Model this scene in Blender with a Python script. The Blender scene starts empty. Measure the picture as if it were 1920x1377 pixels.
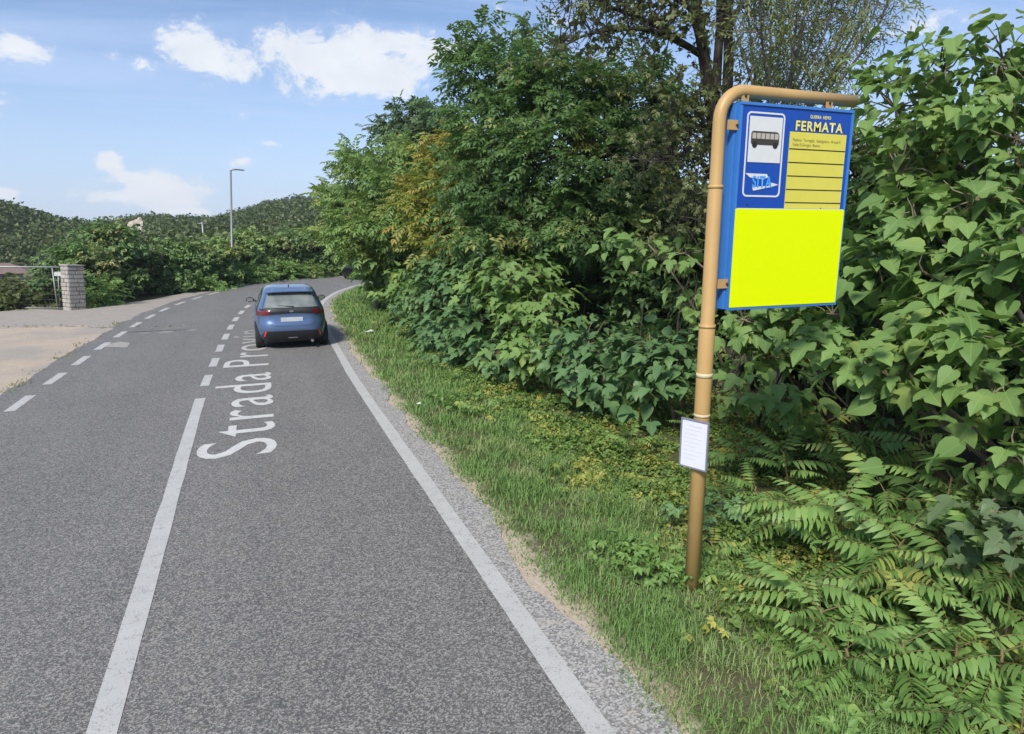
import bpy, bmesh, math, random
import numpy as np
from mathutils import Vector, Matrix

random.seed(7)
rng = np.random.default_rng(11)
sc = bpy.context.scene
COL = sc.collection
PI = math.pi

# ---------------------------------------------------------------- camera
F, CX, CY, HZ, CAMH, VPX = 1250.0, 960.0, 688.5, 431.0, 2.9, 469.0   # photo pixels (1920 wide)
TH = math.atan((CY - HZ) / F)
AZ = -math.atan((VPX - CX) / (F * math.cos(TH) + (CY - HZ) * math.sin(TH)))   # camera looks this far right of +Y
SA, CA = math.sin(AZ), math.cos(AZ)
cd = bpy.data.cameras.new('camera'); cam = bpy.data.objects.new('camera', cd); COL.objects.link(cam)
cd.sensor_fit = 'HORIZONTAL'; cd.sensor_width = 36.0; cd.lens = 36.0 * F / 1920.0
cd.clip_start = 0.05; cd.clip_end = 6000
cam.location = (0, 0, CAMH)
cam.rotation_euler = (PI / 2 - TH, 0, -AZ)
sc.camera = cam

def ray(px, py):
    r = px - CX; u = -(py - CY)
    up = u * math.cos(TH) - F * math.sin(TH); fw = F * math.cos(TH) + u * math.sin(TH)
    return r * CA + fw * SA, -r * SA + fw * CA, up, fw
def G(px, py, z=0.0):                    # pixel -> point on the ground at height z
    X, Y, u, fw = ray(px, py); t = (z - CAMH) / u
    return Vector((X * t, Y * t, z))
def PD(px, py, D):                       # pixel -> point at forward distance D
    X, Y, u, fw = ray(px, py); t = D / fw
    return Vector((X * t, Y * t, CAMH + u * t))
def fwd(x, y): return x * SA + y * CA

# ---------------------------------------------------------------- world and sun
SUN_EL, SUN_AZ = math.radians(44), math.radians(-138)      # azimuth clockwise from +Y (behind, left)
w = bpy.data.worlds.new('World'); sc.world = w; w.use_nodes = True
nt = w.node_tree; nt.nodes.clear()
def N(tree, typ, **kw):
    n = tree.nodes.new(typ)
    for k, v in kw.items():
        if k.startswith('i_'):
            key = k[2:]; n.inputs[int(key) if key.isdigit() else key.replace('_', ' ')].default_value = v
        else: setattr(n, k, v)
    return n
def math_(tree, op, a, b=None, c=None, clamp=False):
    n = tree.nodes.new('ShaderNodeMath'); n.operation = op; n.use_clamp = clamp
    for i, v in enumerate((a, b, c)):
        if v is None: continue
        if isinstance(v, (int, float)): n.inputs[i].default_value = v
        else: tree.links.new(v, n.inputs[i])
    return n.outputs[0]
def ramp_(tree, val, lo, hi, a=0.0, b=1.0):
    n = tree.nodes.new('ShaderNodeMapRange'); n.interpolation_type = 'SMOOTHSTEP'
    for i, v in enumerate((val, lo, hi, a, b)):
        if isinstance(v, (int, float)): n.inputs[i].default_value = v
        else: tree.links.new(v, n.inputs[i])
    return n.outputs[0]
def mixc(tree, fac, a, b, blend='MIX'):
    n = tree.nodes.new('ShaderNodeMix'); n.data_type = 'RGBA'; n.blend_type = blend
    for key, v in ((0, fac), (6, a), (7, b)):
        if isinstance(v, (int, float)): n.inputs[key].default_value = v
        elif isinstance(v, (tuple, list)): n.inputs[key].default_value = (*v[:3], 1)
        else: tree.links.new(v, n.inputs[key])
    return n.outputs[2]
sky = N(nt, 'ShaderNodeTexSky', sky_type='NISHITA', sun_disc=False, sun_elevation=SUN_EL, sun_rotation=SUN_AZ,
        altitude=100, air_density=1.0, dust_density=0.6, ozone_density=1.6)
tc = N(nt, 'ShaderNodeTexCoord')
sep = N(nt, 'ShaderNodeSeparateXYZ'); nt.links.new(tc.outputs['Generated'], sep.inputs[0])
az = math_(nt, 'ARCTAN2', sep.outputs[0], sep.outputs[1])
el = math_(nt, 'ARCSINE', sep.outputs[2])
# cloud plane coordinates (a layer overhead)
hz_ = math_(nt, 'ADD', math_(nt, 'MAXIMUM', sep.outputs[2], 0.0), 0.16)
comb = N(nt, 'ShaderNodeCombineXYZ')
nt.links.new(math_(nt, 'DIVIDE', sep.outputs[0], hz_), comb.inputs[0])
nt.links.new(math_(nt, 'DIVIDE', sep.outputs[1], hz_), comb.inputs[1])
aec = N(nt, 'ShaderNodeCombineXYZ')
nt.links.new(az, aec.inputs[0]); nt.links.new(math_(nt, 'MULTIPLY', el, 1.5), aec.inputs[1])
n1 = N(nt, 'ShaderNodeTexNoise', i_Scale=16.0, i_Detail=10.0, i_Roughness=0.66, i_Distortion=0.5); nt.links.new(aec.outputs[0], n1.inputs['Vector'])
n2 = N(nt, 'ShaderNodeTexNoise', i_Scale=0.9, i_Detail=6.0, i_Roughness=0.6, i_Distortion=0.4); nt.links.new(comb.outputs[0], n2.inputs['Vector'])
# cumulus groups: pixel centre, half width, half height, strength
blobs = [(650, 118, 185, 66, 1.1), (400, 100, 100, 46, 1.05), (780, 95, 130, 50, .85), (640, 30, 190, 45, .45), (35, 85, 48, 42, .9), (275, 122, 34, 20, .8),
         (213, 103, 22, 16, .7), (205, 303, 28, 20, .95), (305, 355, 85, 34, 1.15), (200, 366, 60, 18, 1.0), (455, 300, 38, 30, .7), (455, 217, 28, 20, .55),
         (520, 272, 60, 14, .6), (340, 395, 70, 12, .8), (12, 362, 26, 14, .9), (1000, 20, 160, 60, .45), (1780, 40, 300, 70, .55), (-260, 180, 170, 60, .8), (2300, 250, 240, 90, .9)]
acc = None
for (bx, by, rx, ry, st) in blobs:
    X, Y, u, fw_ = ray(bx, by); L = math.sqrt(X * X + Y * Y + u * u)
    a0, e0 = math.atan2(X, Y), math.asin(u / L)
    da = math_(nt, 'MULTIPLY', math_(nt, 'SUBTRACT', az, a0), F / rx * .95)
    de = math_(nt, 'MULTIPLY', math_(nt, 'SUBTRACT', el, e0), F / ry * .95)
    d2 = math_(nt, 'ADD', math_(nt, 'MULTIPLY', da, da), math_(nt, 'MULTIPLY', de, de))
    b = math_(nt, 'MULTIPLY', math_(nt, 'SUBTRACT', 1.0, math_(nt, 'MULTIPLY', math_(nt, 'SQRT', d2), 0.62)), st)
    acc = b if acc is None else math_(nt, 'MAXIMUM', acc, b)
acc = math_(nt, 'MAXIMUM', acc, 0.0)
gen = ramp_(nt, n2.outputs[0], 0.56, 0.80, 0, .45)                    # the same kind of cloud over the rest of the sky
field = math_(nt, 'ADD', math_(nt, 'MULTIPLY', n1.outputs[0], 0.95), math_(nt, 'MULTIPLY', math_(nt, 'MAXIMUM', acc, gen), 0.62))
cum = ramp_(nt, field, 0.66, 0.96)
st1 = N(nt, 'ShaderNodeMapping'); st1.inputs['Rotation'].default_value = (0, 0, math.radians(58)); st1.inputs['Scale'].default_value = (.35, 2.2, 1)
nt.links.new(comb.outputs[0], st1.inputs[0])
n3 = N(nt, 'ShaderNodeTexNoise', i_Scale=0.8, i_Detail=6.0, i_Roughness=0.6, i_Distortion=0.8); nt.links.new(st1.outputs[0], n3.inputs['Vector'])
cir = ramp_(nt, n3.outputs[0], 0.36, 0.72, 0, .66)
low = ramp_(nt, sep.outputs[2], 0.0, 0.30, .62, 0.05)                   # pale air near the horizon
veil = math_(nt, 'MAXIMUM', cir, low)
SKYK = 0.098
bgc = mixc(nt, 1.0, sky.outputs[0], (SKYK * .86, SKYK * .91, SKYK * 1.02), 'MULTIPLY')
c1 = mixc(nt, veil, bgc, (0.385, 0.48, 0.69))
n4 = N(nt, 'ShaderNodeTexNoise', i_Scale=22.0, i_Detail=5.0); nt.links.new(aec.outputs[0], n4.inputs['Vector'])
cc = mixc(nt, n4.outputs[0], (0.50, 0.54, 0.60), (0.66, 0.67, 0.69))
n5 = N(nt, 'ShaderNodeTexNoise', i_Scale=34.0, i_Detail=8.0, i_Roughness=0.7, i_Distortion=0.6); nt.links.new(aec.outputs[0], n5.inputs['Vector'])
brk = ramp_(nt, math_(nt, 'ADD', math_(nt, 'MULTIPLY', n5.outputs[0], .6), math_(nt, 'MULTIPLY', cum, .45)), .44, .72, .15, 1.0)
c2 = mixc(nt, math_(nt, 'MULTIPLY', math_(nt, 'MULTIPLY', cum, brk), 0.95), c1, cc)
bg = N(nt, 'ShaderNodeBackground', i_Strength=1.0); nt.links.new(c2, bg.inputs[0])
wo = N(nt, 'ShaderNodeOutputWorld'); nt.links.new(bg.outputs[0], wo.inputs[0])
w.cycles.sampling_method = 'MANUAL'; w.cycles.sample_map_resolution = 512

sl = bpy.data.lights.new('sun', 'SUN'); sl.energy = 3.4; sl.angle = math.radians(12); sl.color = (1.0, 0.95, 0.86)
so = bpy.data.objects.new('sun', sl); COL.objects.link(so)
sd = Vector((math.sin(SUN_AZ) * math.cos(SUN_EL), math.cos(SUN_AZ) * math.cos(SUN_EL), math.sin(SUN_EL)))
so.rotation_euler = (-sd).to_track_quat('-Z', 'Y').to_euler(); so.location = sd * 30 + Vector((0, 0, 5))
sc.view_settings.view_transform = 'Standard'; sc.view_settings.look = 'None'
sc.view_settings.exposure = 0.6; sc.view_settings.gamma = 1.0
sc.cycles.max_bounces = 6; sc.cycles.diffuse_bounces = 3; sc.cycles.transmission_bounces = 4; sc.cycles.transparent_max_bounces = 6
sc.cycles.caustics_reflective = False; sc.cycles.caustics_refractive = False

# ---------------------------------------------------------------- helpers
def tag(o, label=None, cat=None, group=None, kind=None):
    if label: o['label'] = label
    if cat: o['category'] = cat
    if group: o['group'] = group
    if kind: o['kind'] = kind
    return o
def link(name, me, mat=None, parent=None, loc=None):
    o = bpy.data.objects.new(name, me); COL.objects.link(o)
    if mat is not None and me is not None:
        if len(me.materials) == 0: me.materials.append(mat)
    if parent is not None: o.parent = parent
    if loc is not None: o.location = loc
    return o
def empty(name, loc=(0, 0, 0), rz=0.0):
    o = bpy.data.objects.new(name, None); COL.objects.link(o); o.empty_display_size = .2
    o.location = loc; o.rotation_euler = (0, 0, rz); return o
def np_mesh(name, V, Fc, uv=None, smooth=False):
    V = np.ascontiguousarray(V, dtype=np.float32); Fc = np.ascontiguousarray(Fc, dtype=np.int32)
    me = bpy.data.meshes.new(name); k = Fc.shape[1]
    me.vertices.add(len(V)); me.vertices.foreach_set('co', V.ravel())
    me.loops.add(Fc.size); me.loops.foreach_set('vertex_index', Fc.ravel())
    me.polygons.add(len(Fc)); me.polygons.foreach_set('loop_start', np.arange(len(Fc), dtype=np.int32) * k)
    if smooth: me.polygons.foreach_set('use_smooth', np.ones(len(Fc), dtype=bool))
    if uv is not None:
        l = me.uv_layers.new(name='UVMap'); l.data.foreach_set('uv', np.ascontiguousarray(uv[Fc.ravel()], dtype=np.float32).ravel())
    me.update(calc_edges=True); return me
def py_mesh(name, V, Fc, smooth=False):
    me = bpy.data.meshes.new(name); me.from_pydata([tuple(v) for v in V], [], [tuple(f) for f in Fc])
    if smooth:
        for p in me.polygons: p.use_smooth = True
    me.update(); return me
def box(name, mat, parent, lo, hi, bevel=0.0, M=None):
    bm = bmesh.new(); bmesh.ops.create_cube(bm, size=1.0)
    for v in bm.verts:
        v.co = Vector([(lo[i] + hi[i]) / 2 + v.co[i] * (hi[i] - lo[i]) for i in range(3)])
    if bevel: bmesh.ops.bevel(bm, geom=list(bm.edges), offset=bevel, segments=2, affect='EDGES')
    if M is not None: bm.transform(M)
    me = bpy.data.meshes.new(name); bm.to_mesh(me); bm.free()
    return link(name, me, mat, parent)
def tube_data(path, radii, sides=8, cap=True):
    path = [Vector(p) for p in path]; V = []; Fc = []; n = len(path)
    ref = None
    for i, p in enumerate(path):
        t = (path[min(i + 1, n - 1)] - path[max(i - 1, 0)]).normalized()
        if ref is None: ref = Vector((1, 0, 0)) if abs(t.x) < .8 else Vector((0, 1, 0))
        a = (ref - t * ref.dot(t)).normalized(); b = t.cross(a); ref = a
        r = radii[i] if isinstance(radii, (list, tuple, np.ndarray)) else radii
        for s in range(sides):
            q = 2 * PI * s / sides; V.append(p + (a * math.cos(q) + b * math.sin(q)) * r)
    for i in range(n - 1):
        for s in range(sides):
            Fc.append((i * sides + s, i * sides + (s + 1) % sides, (i + 1) * sides + (s + 1) % sides, (i + 1) * sides + s))
    if cap: Fc.append(tuple(range(sides))[::-1]); Fc.append(tuple((n - 1) * sides + s for s in range(sides)))
    return V, Fc
def tube(name, mat, parent, path, radii, sides=10, loc=None):
    V, Fc = tube_data(path, radii, sides); me = py_mesh(name, V, Fc)
    for p in me.polygons: p.use_smooth = len(p.vertices) == 4
    return link(name, me, mat, parent, loc)
def poly(name, mat, parent, pts, h, n=Vector((0, -1, 0))):
    """a flat sheet polygon pts with thickness h along n"""
    k = len(pts); A = [Vector(p) for p in pts]; B = [p + n * h for p in A]
    Fc = [tuple(range(k, 2 * k)), tuple(range(k))[::-1]] + [(i, (i + 1) % k, k + (i + 1) % k, k + i) for i in range(k)]
    me = py_mesh(name, A + B, Fc); bm = bmesh.new(); bm.from_mesh(me); bmesh.ops.recalc_face_normals(bm, faces=bm.faces); bm.to_mesh(me); bm.free()
    return link(name, me, mat, parent)

# ---------------------------------------------------------------- materials
def new_mat(name):
    m = bpy.data.materials.new(name); m.use_nodes = True; t = m.node_tree; t.nodes.clear()
    o = t.nodes.new('ShaderNodeOutputMaterial'); return m, t, o
def pos(t): return t.nodes.new('ShaderNodeNewGeometry').outputs['Position']
def noise(t, vec, scale, detail=3.0, rough=.55, dist=0.0):
    n = N(t, 'ShaderNodeTexNoise', i_Scale=scale, i_Detail=detail, i_Roughness=rough, i_Distortion=dist)
    if vec is not None: t.links.new(vec, n.inputs['Vector'])
    return n.outputs[0]
def principled(t, o, col, rough=.6, metal=0.0, spec=.4, bump=None, bstr=.3, bdist=.01, coat=0.0):
    p = N(t, 'ShaderNodeBsdfPrincipled'); p.inputs['Roughness'].default_value = rough; p.inputs['Metallic'].default_value = metal
    p.inputs['Specular IOR Level'].default_value = spec; p.inputs['Coat Weight'].default_value = coat
    if isinstance(col, (tuple, list)): p.inputs['Base Color'].default_value = (*col, 1)
    else: t.links.new(col, p.inputs['Base Color'])
    if bump is not None:
        b = N(t, 'ShaderNodeBump', i_Strength=bstr, i_Distance=bdist); t.links.new(bump, b.inputs['Height']); t.links.new(b.outputs[0], p.inputs['Normal'])
    if o is not None: t.links.new(p.outputs[0], o.inputs[0])
    return p
def plain(name, col, rough=.5, metal=0.0, spec=.4, var=.12, scale=18.0, coat=0.0):
    m, t, o = new_mat(name); nz = noise(t, pos(t), scale, 4)
    c = mixc(t, nz, tuple(x * (1 - var) for x in col), tuple(min(1, x * (1 + var)) for x in col))
    principled(t, o, c, rough, metal, spec, coat=coat); return m
def leafmat(name, a, b, c=None, nscale=.9, trans=.30, rough=.5, cthr=(.60, .72), veins=False, acc_amt=.9, spec=.35, rk=.60):
    """a dark, b light leaf colour, c accent (yellowing leaves in clumps)"""
    m, t, o = new_mat(name); g = t.nodes.new('ShaderNodeNewGeometry')
    oi = t.nodes.new('ShaderNodeObjectInfo')
    r = math_(t, 'FRACT', math_(t, 'ADD', g.outputs['Random Per Island'], oi.outputs['Random']))
    nz = noise(t, g.outputs['Position'], nscale, 3)
    f = math_(t, 'ADD', math_(t, 'MULTIPLY', r, rk), math_(t, 'MULTIPLY', math_(t, 'SUBTRACT', nz, .3), 1.0), clamp=True)
    col = mixc(t, f, a, b)
    if c is not None:
        nz2 = noise(t, g.outputs['Position'], nscale * .8 + .2, 3)
        k = ramp_(t, math_(t, 'ADD', nz2, math_(t, 'MULTIPLY', r, .26 * rk)), cthr[0], cthr[1], 0, acc_amt)
        col = mixc(t, k, col, c)
    if veins:
        uvn = t.nodes.new('ShaderNodeUVMap'); s = t.nodes.new('ShaderNodeSeparateXYZ'); t.links.new(uvn.outputs[0], s.inputs[0])
        ax = math_(t, 'ABSOLUTE', s.outputs[0])
        mid = ramp_(t, ax, .006, .022, 1, 0)
        side = math_(t, 'FRACT', math_(t, 'MULTIPLY', math_(t, 'SUBTRACT', s.outputs[1], math_(t, 'MULTIPLY', ax, .8)), 7.0))
        sv = ramp_(t, math_(t, 'ABSOLUTE', math_(t, 'SUBTRACT', side, .5)), .0, .07, .45, 0)
        col = mixc(t, math_(t, 'MULTIPLY', math_(t, 'MAXIMUM', mid, sv), .35), col, tuple(min(1, x * 1.9 + .03) for x in b))
    # pale leaf undersides
    col = mixc(t, math_(t, 'MULTIPLY', g.outputs['Backfacing'], .35), col, tuple(x * 1.25 + .02 for x in b))
    p = principled(t, None, col, rough, 0, spec)
    tr = N(t, 'ShaderNodeBsdfTranslucent'); t.links.new(mixc(t, .5, col, (b[0] * 1.5, b[1] * 1.5, b[2] * .8)), tr.inputs[0])
    mx = N(t, 'ShaderNodeMixShader'); mx.inputs[0].default_value = trans
    t.links.new(p.outputs[0], mx.inputs[1]); t.links.new(tr.outputs[0], mx.inputs[2]); t.links.new(mx.outputs[0], o.inputs[0]); return m

def mat_asphalt():
    m, t, o = new_mat('asphalt'); P = pos(t)
    v = N(t, 'ShaderNodeTexVoronoi', i_Scale=95.0); t.links.new(P, v.inputs['Vector'])
    sx = t.nodes.new('ShaderNodeSeparateColor'); t.links.new(v.outputs['Color'], sx.inputs[0])
    v2 = N(t, 'ShaderNodeTexVoronoi', i_Scale=42.0); t.links.new(P, v2.inputs['Vector'])
    sx2 = t.nodes.new('ShaderNodeSeparateColor'); t.links.new(v2.outputs['Color'], sx2.inputs[0])
    fine = noise(t, P, 140, 2)
    big = noise(t, P, .55, 4); mid = noise(t, P, 3.0, 4)
    # wheel tracks run along the road: slow change across X, stretched along Y
    mp = N(t, 'ShaderNodeMapping'); mp.inputs['Scale'].default_value = (1.3, .06, 1); t.links.new(P, mp.inputs[0])
    trk = noise(t, mp.outputs[0], 1.0, 3)
    base = mixc(t, ramp_(t, math_(t, 'ADD', math_(t, 'MULTIPLY', big, .5), math_(t, 'MULTIPLY', trk, .5)), .35, .65), (.155, .151, .146), (.225, .217, .206))
    base = mixc(t, math_(t, 'MULTIPLY', ramp_(t, mid, .35, .7), .25), base, (.185, .175, .16))
    st = mixc(t, ramp_(t, sx.outputs[0], .35, .95), (.045, .044, .045), (.37, .352, .325))
    st2 = mixc(t, ramp_(t, sx2.outputs[1], .3, 1.0), (.06, .06, .063), (.25, .24, .225))
    col = mixc(t, .60, base, st); col = mixc(t, .18, col, st2)
    col = mixc(t, .5, col, mixc(t, ramp_(t, fine, .3, .7), (.6, .6, .6), (1.45, 1.45, 1.45)), 'MULTIPLY')
    principled(t, o, col, .85, 0, .25, bump=v.outputs['Distance'], bstr=.5, bdist=.006); return m
def mat_paint(fade=None, lift=1.0):
    m, t, o = new_mat('road_paint'); P = pos(t)
    wear = noise(t, P, 9.0, 6, .7); spk = noise(t, P, 75, 3)
    f = math_(t, 'ADD', math_(t, 'MULTIPLY', wear, .5), math_(t, 'MULTIPLY', spk, .6))
    thr = ramp_(t, f, .56, .74, 0, .8)
    if fade is not None:
        s = t.nodes.new('ShaderNodeSeparateXYZ'); t.links.new(P, s.inputs[0])
        thr = math_(t, 'MAXIMUM', thr, ramp_(t, math_(t, 'ADD', s.outputs[1], math_(t, 'MULTIPLY', wear, 3.0)), fade[0], fade[1], 0, .80))
    dirt = mixc(t, noise(t, P, 2.2, 4), (.37 * lift, .365 * lift, .345 * lift), (.48 * lift, .474 * lift, .450 * lift))
    col = mixc(t, thr, dirt, (.14, .138, .136))
    principled(t, o, col, .7, 0, .3, bump=spk, bstr=.3, bdist=.004); return m
def mat_layby():
    m, t, o = new_mat('dusty_gravel'); P = pos(t)
    s = t.nodes.new('ShaderNodeSeparateXYZ'); t.links.new(P, s.inputs[0])
    n1 = noise(t, P, .35, 5, .6); n2 = noise(t, P, 2.5, 5, .65); n3 = noise(t, P, 55, 3)
    sand = mixc(t, n2, (.33, .265, .205), (.47, .40, .325))
    grey = mixc(t, n2, (.235, .22, .20), (.34, .315, .285))
    k = ramp_(t, math_(t, 'ADD', s.outputs[1], math_(t, 'MULTIPLY', n1, 3.5)), 25.3, 25.9, 0, .8)
    k2 = ramp_(t, math_(t, 'ADD', n1, math_(t, 'MULTIPLY', n2, .35)), .60, .78, 0, .8)
    col = mixc(t, math_(t, 'MAXIMUM', k, k2), sand, grey)
    # dark weedy crack along the seam between sand and old asphalt
    sm = math_(t, 'ABSOLUTE', math_(t, 'SUBTRACT', math_(t, 'ADD', s.outputs[1], math_(t, 'MULTIPLY', n1, 3.5)), 25.35))
    col = mixc(t, math_(t, 'MULTIPLY', ramp_(t, sm, .02, .10, 1, 0), ramp_(t, n2, .42, .6)), col, (.09, .08, .055))
    col = mixc(t, .45, col, mixc(t, ramp_(t, n3, .3, .7), (.6, .6, .6), (1.45, 1.45, 1.45)), 'MULTIPLY')
    principled(t, o, col, .95, 0, .1, bump=n3, bstr=.4, bdist=.01); return m
def mat_verge():
    m, t, o = new_mat('verge_soil'); P = pos(t)
    at = N(t, 'ShaderNodeAttribute', attribute_name='edge'); n1 = noise(t, P, 5.5, 5, .65); n2 = noise(t, P, 38, 4); n0 = noise(t, P, 1.2, 4)
    sand = mixc(t, n2, (.33, .27, .20), (.52, .44, .35))
    soil = mixc(t, n1, (.060, .052, .034), (.15, .125, .075))
    soil = mixc(t, ramp_(t, n0, .35, .65, 0, .6), soil, (.06, .085, .028))
    k = ramp_(t, math_(t, 'ADD', at.outputs['Fac'], math_(t, 'MULTIPLY', math_(t, 'SUBTRACT', n1, .5), .5)), .26, .50)
    col = mixc(t, k, sand, soil)
    principled(t, o, col, .95, 0, .1, bump=n2, bstr=.6, bdist=.02); return m
def mat_ground():
    m, t, o = new_mat('hill_ground'); P = pos(t)
    n1 = noise(t, P, .035, 5, .6); n2 = noise(t, P, .5, 5, .6); n3 = noise(t, P, 3.0, 4)
    g = mixc(t, n2, (.050, .068, .024), (.115, .120, .048)); dry = mixc(t, n3, (.15, .13, .075), (.23, .20, .12))
    col = mixc(t, ramp_(t, math_(t, 'ADD', n1, math_(t, 'MULTIPLY', n2, .3)), .56, .76, 0, .85), g, dry)
    principled(t, o, col, .95, 0, .1, bump=n3, bstr=.4, bdist=.08); return m
def mat_bark(name, a, b, scale=9):
    m, t, o = new_mat(name); P = pos(t); mp = N(t, 'ShaderNodeMapping'); mp.inputs['Scale'].default_value = (1, 1, .25); t.links.new(P, mp.inputs[0])
    n = noise(t, mp.outputs[0], scale * 3, 6, .7); principled(t, o, mixc(t, ramp_(t, n, .3, .7), a, b), .9, 0, .2, bump=n, bstr=.8, bdist=.02); return m
def mat_pole():
    m, t, o = new_mat('ochre_paint'); P = pos(t); s = t.nodes.new('ShaderNodeSeparateXYZ'); t.links.new(P, s.inputs[0])
    n = noise(t, P, 7, 6, .6); n2 = noise(t, P, 42, 5, .7)
    col = mixc(t, n, (.40, .255, .095), (.50, .325, .130))
    col = mixc(t, ramp_(t, math_(t, 'ADD', math_(t, 'MULTIPLY', n, .4), math_(t, 'MULTIPLY', n2, .6)), .60, .68, 0, .25), col, (.30, .17, .06))
    rust = ramp_(t, math_(t, 'ADD', s.outputs[2], math_(t, 'MULTIPLY', n, .22)), .13, .24, 1, 0)
    col = mixc(t, rust, col, (.14, .055, .022))
    principled(t, o, col, .45, 0, .4, bump=n2, bstr=.08, bdist=.004); return m
def mat_stone():
    m, t, o = new_mat('pillar_stone'); P = pos(t); oi = t.nodes.new('ShaderNodeObjectInfo'); n = noise(t, P, 7, 6, .65); n2 = noise(t, P, 30, 4)
    c = mixc(t, n, (.27, .255, .23), (.50, .48, .44)); c = mixc(t, oi.outputs['Random'], c, mixc(t, .5, c, (.25, .22, .18)))
    principled(t, o, c, .9, 0, .15, bump=n2, bstr=.6, bdist=.015); return m
def mat_carpaint(name, col, rough=.28):
    m, t, o = new_mat(name); n = noise(t, pos(t), 400, 2)
    c = mixc(t, n, tuple(x * .85 for x in col), tuple(x * 1.2 for x in col)); principled(t, o, c, rough, .45, .5, coat=.7); return m

M_ASPH = mat_asphalt(); M_PAINT = mat_paint(); M_LETTER = mat_paint((15.5, 25.0), 1.22); M_LAY = mat_layby(); M_VERGE = mat_verge(); M_GROUND = mat_ground()  # M_LETTER is for the added street-name overlay, fading along the lane
M_BARK = mat_bark('dark_bark', (.020, .017, .014), (.085, .073, .060)); M_BARK2 = mat_bark('grey_bark', (.07, .065, .055), (.20, .185, .16))
M_TWIG = plain('pale_twig', (.17, .14, .095), .8, var=.3)
M_POLE = mat_pole(); M_STONE = mat_stone()

# ---------------------------------------------------------------- terrain
def smooth(a, b, x):
    t = np.clip((x - a) / (b - a), 0, 1); return t * t * (3 - 2 * t)
_rp = [(-900, 392), (-400, 394), (-150, 404), (0, 416), (60, 421), (110, 430), (150, 434), (200, 437), (300, 430), (370, 424), (440, 416), (520, 404), (600, 394), (700, 376), (900, 358), (1400, 352), (2200, 368)]
_ra = np.array([math.atan2(*ray(p, 431)[:2]) for p, _ in _rp]); _re = np.array([(431 - y) / 1276.0 for _, y in _rp])
def terrain(x, y):
    x = np.asarray(x, float); y = np.asarray(y, float); r = np.hypot(x, y); a = np.arctan2(x, y)
    e = np.interp(a, _ra, _re)
    # behind the camera the hills go on at a similar height
    R = 230 - 70 * smooth(math.radians(-6), math.radians(-12), a)
    ridge = 2.9 + R * e + 1.2 * np.sin(a * 37) * np.clip(r / 200, 0, 1)
    h = ridge * smooth(46, 1.0 * R, r) ** .9
    far = smooth(R, R + 120, r); h = h * (1 - .25 * far)
    dip = -6.0 * smooth(math.radians(-11.5), math.radians(-14.5), a) * smooth(math.radians(-120), math.radians(-70), a) * smooth(33, 62, r) * (1 - smooth(85, 130, r))
    return -0.06 + h + dip + .25 * np.sin(x * .11) * np.cos(y * .09) * smooth(30, 80, r)
ra_ = np.concatenate([np.linspace(0, 44, 12)[1:], np.linspace(47, 420, 110), np.array([460, 520, 600])])
aa_ = np.linspace(-PI, PI, 361)[:-1]
RR, AA = np.meshgrid(ra_, aa_, indexing='ij')
X_ = RR * np.sin(AA); Y_ = RR * np.cos(AA); Z_ = terrain(X_, Y_)
V = np.stack([X_.ravel(), Y_.ravel(), Z_.ravel()], 1); V = np.vstack([V, [[0, 0, -.06]]])
na = len(aa_); nr = len(ra_); I, J = np.meshgrid(np.arange(nr - 1), np.arange(na), indexing='ij')
q = np.stack([I * na + J, (I + 1) * na + J, (I + 1) * na + (J + 1) % na, I * na + (J + 1) % na], -1).reshape(-1, 4)
fan = np.array([[len(V) - 1, j, (j + 1) % na, (j + 1) % na] for j in range(na)])
me = bpy.data.meshes.new('ground'); me.from_pydata(V.tolist(), [], [tuple(map(int, f)) for f in q[:, ::-1]] + [(int(f[0]), int(f[2]), int(f[1])) for f in fan]); me.update()
for p in me.polygons: p.use_smooth = True
tag(link('ground', me, M_GROUND), kind='structure')

# ---------------------------------------------------------------- road
ctrl = [(-1.03, -30), (-1.03, -10), (-1.03, 4), (-1.03, 12.4), (-.96, 16), (-.86, 19.5), (-.64, 24), (-.19, 28.4), (.72, 32.4), (1.6, 35.0), (3.0, 38.0), (5.3, 40.3), (9, 41.8), (15, 42.4), (40, 42.8), (70, 43)]
def catmull(P, n=14):
    P = [np.array(p, float) for p in P]; out = []
    P = [2 * P[0] - P[1]] + P + [2 * P[-1] - P[-2]]
    for i in range(1, len(P) - 2):
        for k in range(n):
            t = k / n; a, b, c, d = P[i - 1:i + 3]
            out.append(.5 * (2 * b + (c - a) * t + (2 * a - 5 * b + 4 * c - d) * t * t + (3 * b - a - 3 * c + d) * t ** 3))
    out.append(P[-2]); return np.array(out)
CLr = catmull(ctrl)
seg = np.hypot(*np.diff(CLr, axis=0).T); S_ = np.concatenate([[0], np.cumsum(seg)])
def at_s(s): return np.array([np.interp(s, S_, CLr[:, 0]), np.interp(s, S_, CLr[:, 1])])
def off(s, d):                        # point at arc length s, d metres to the right of the centre line
    p = at_s(s); a = at_s(s + .3) - at_s(s - .3); a /= np.hypot(*a); return np.array([p[0] + a[1] * d, p[1] - a[0] * d])
def s_at_y(y): return float(np.interp(y, CLr[:140, 1], S_[:140]))
S0 = s_at_y(-12); SEND = S_[-1] - 1
LW = 2.74
def strip(name, mat, s0, s1, d0, d1, z, step=.5, jit0=0, jit1=0, parent=None):
    n = max(2, int((s1 - s0) / step) + 1); V = []; Fc = []
    for i, s in enumerate(np.linspace(s0, s1, n)):
        a = off(s, d0 + rng.normal() * jit0); b = off(s, d1 + rng.normal() * jit1)
        V += [(a[0], a[1], z), (b[0], b[1], z)]
        if i: k = 2 * i; Fc.append((k - 2, k - 1, k + 1, k))
    return link(name, py_mesh(name, V, Fc), mat, parent)
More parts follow.
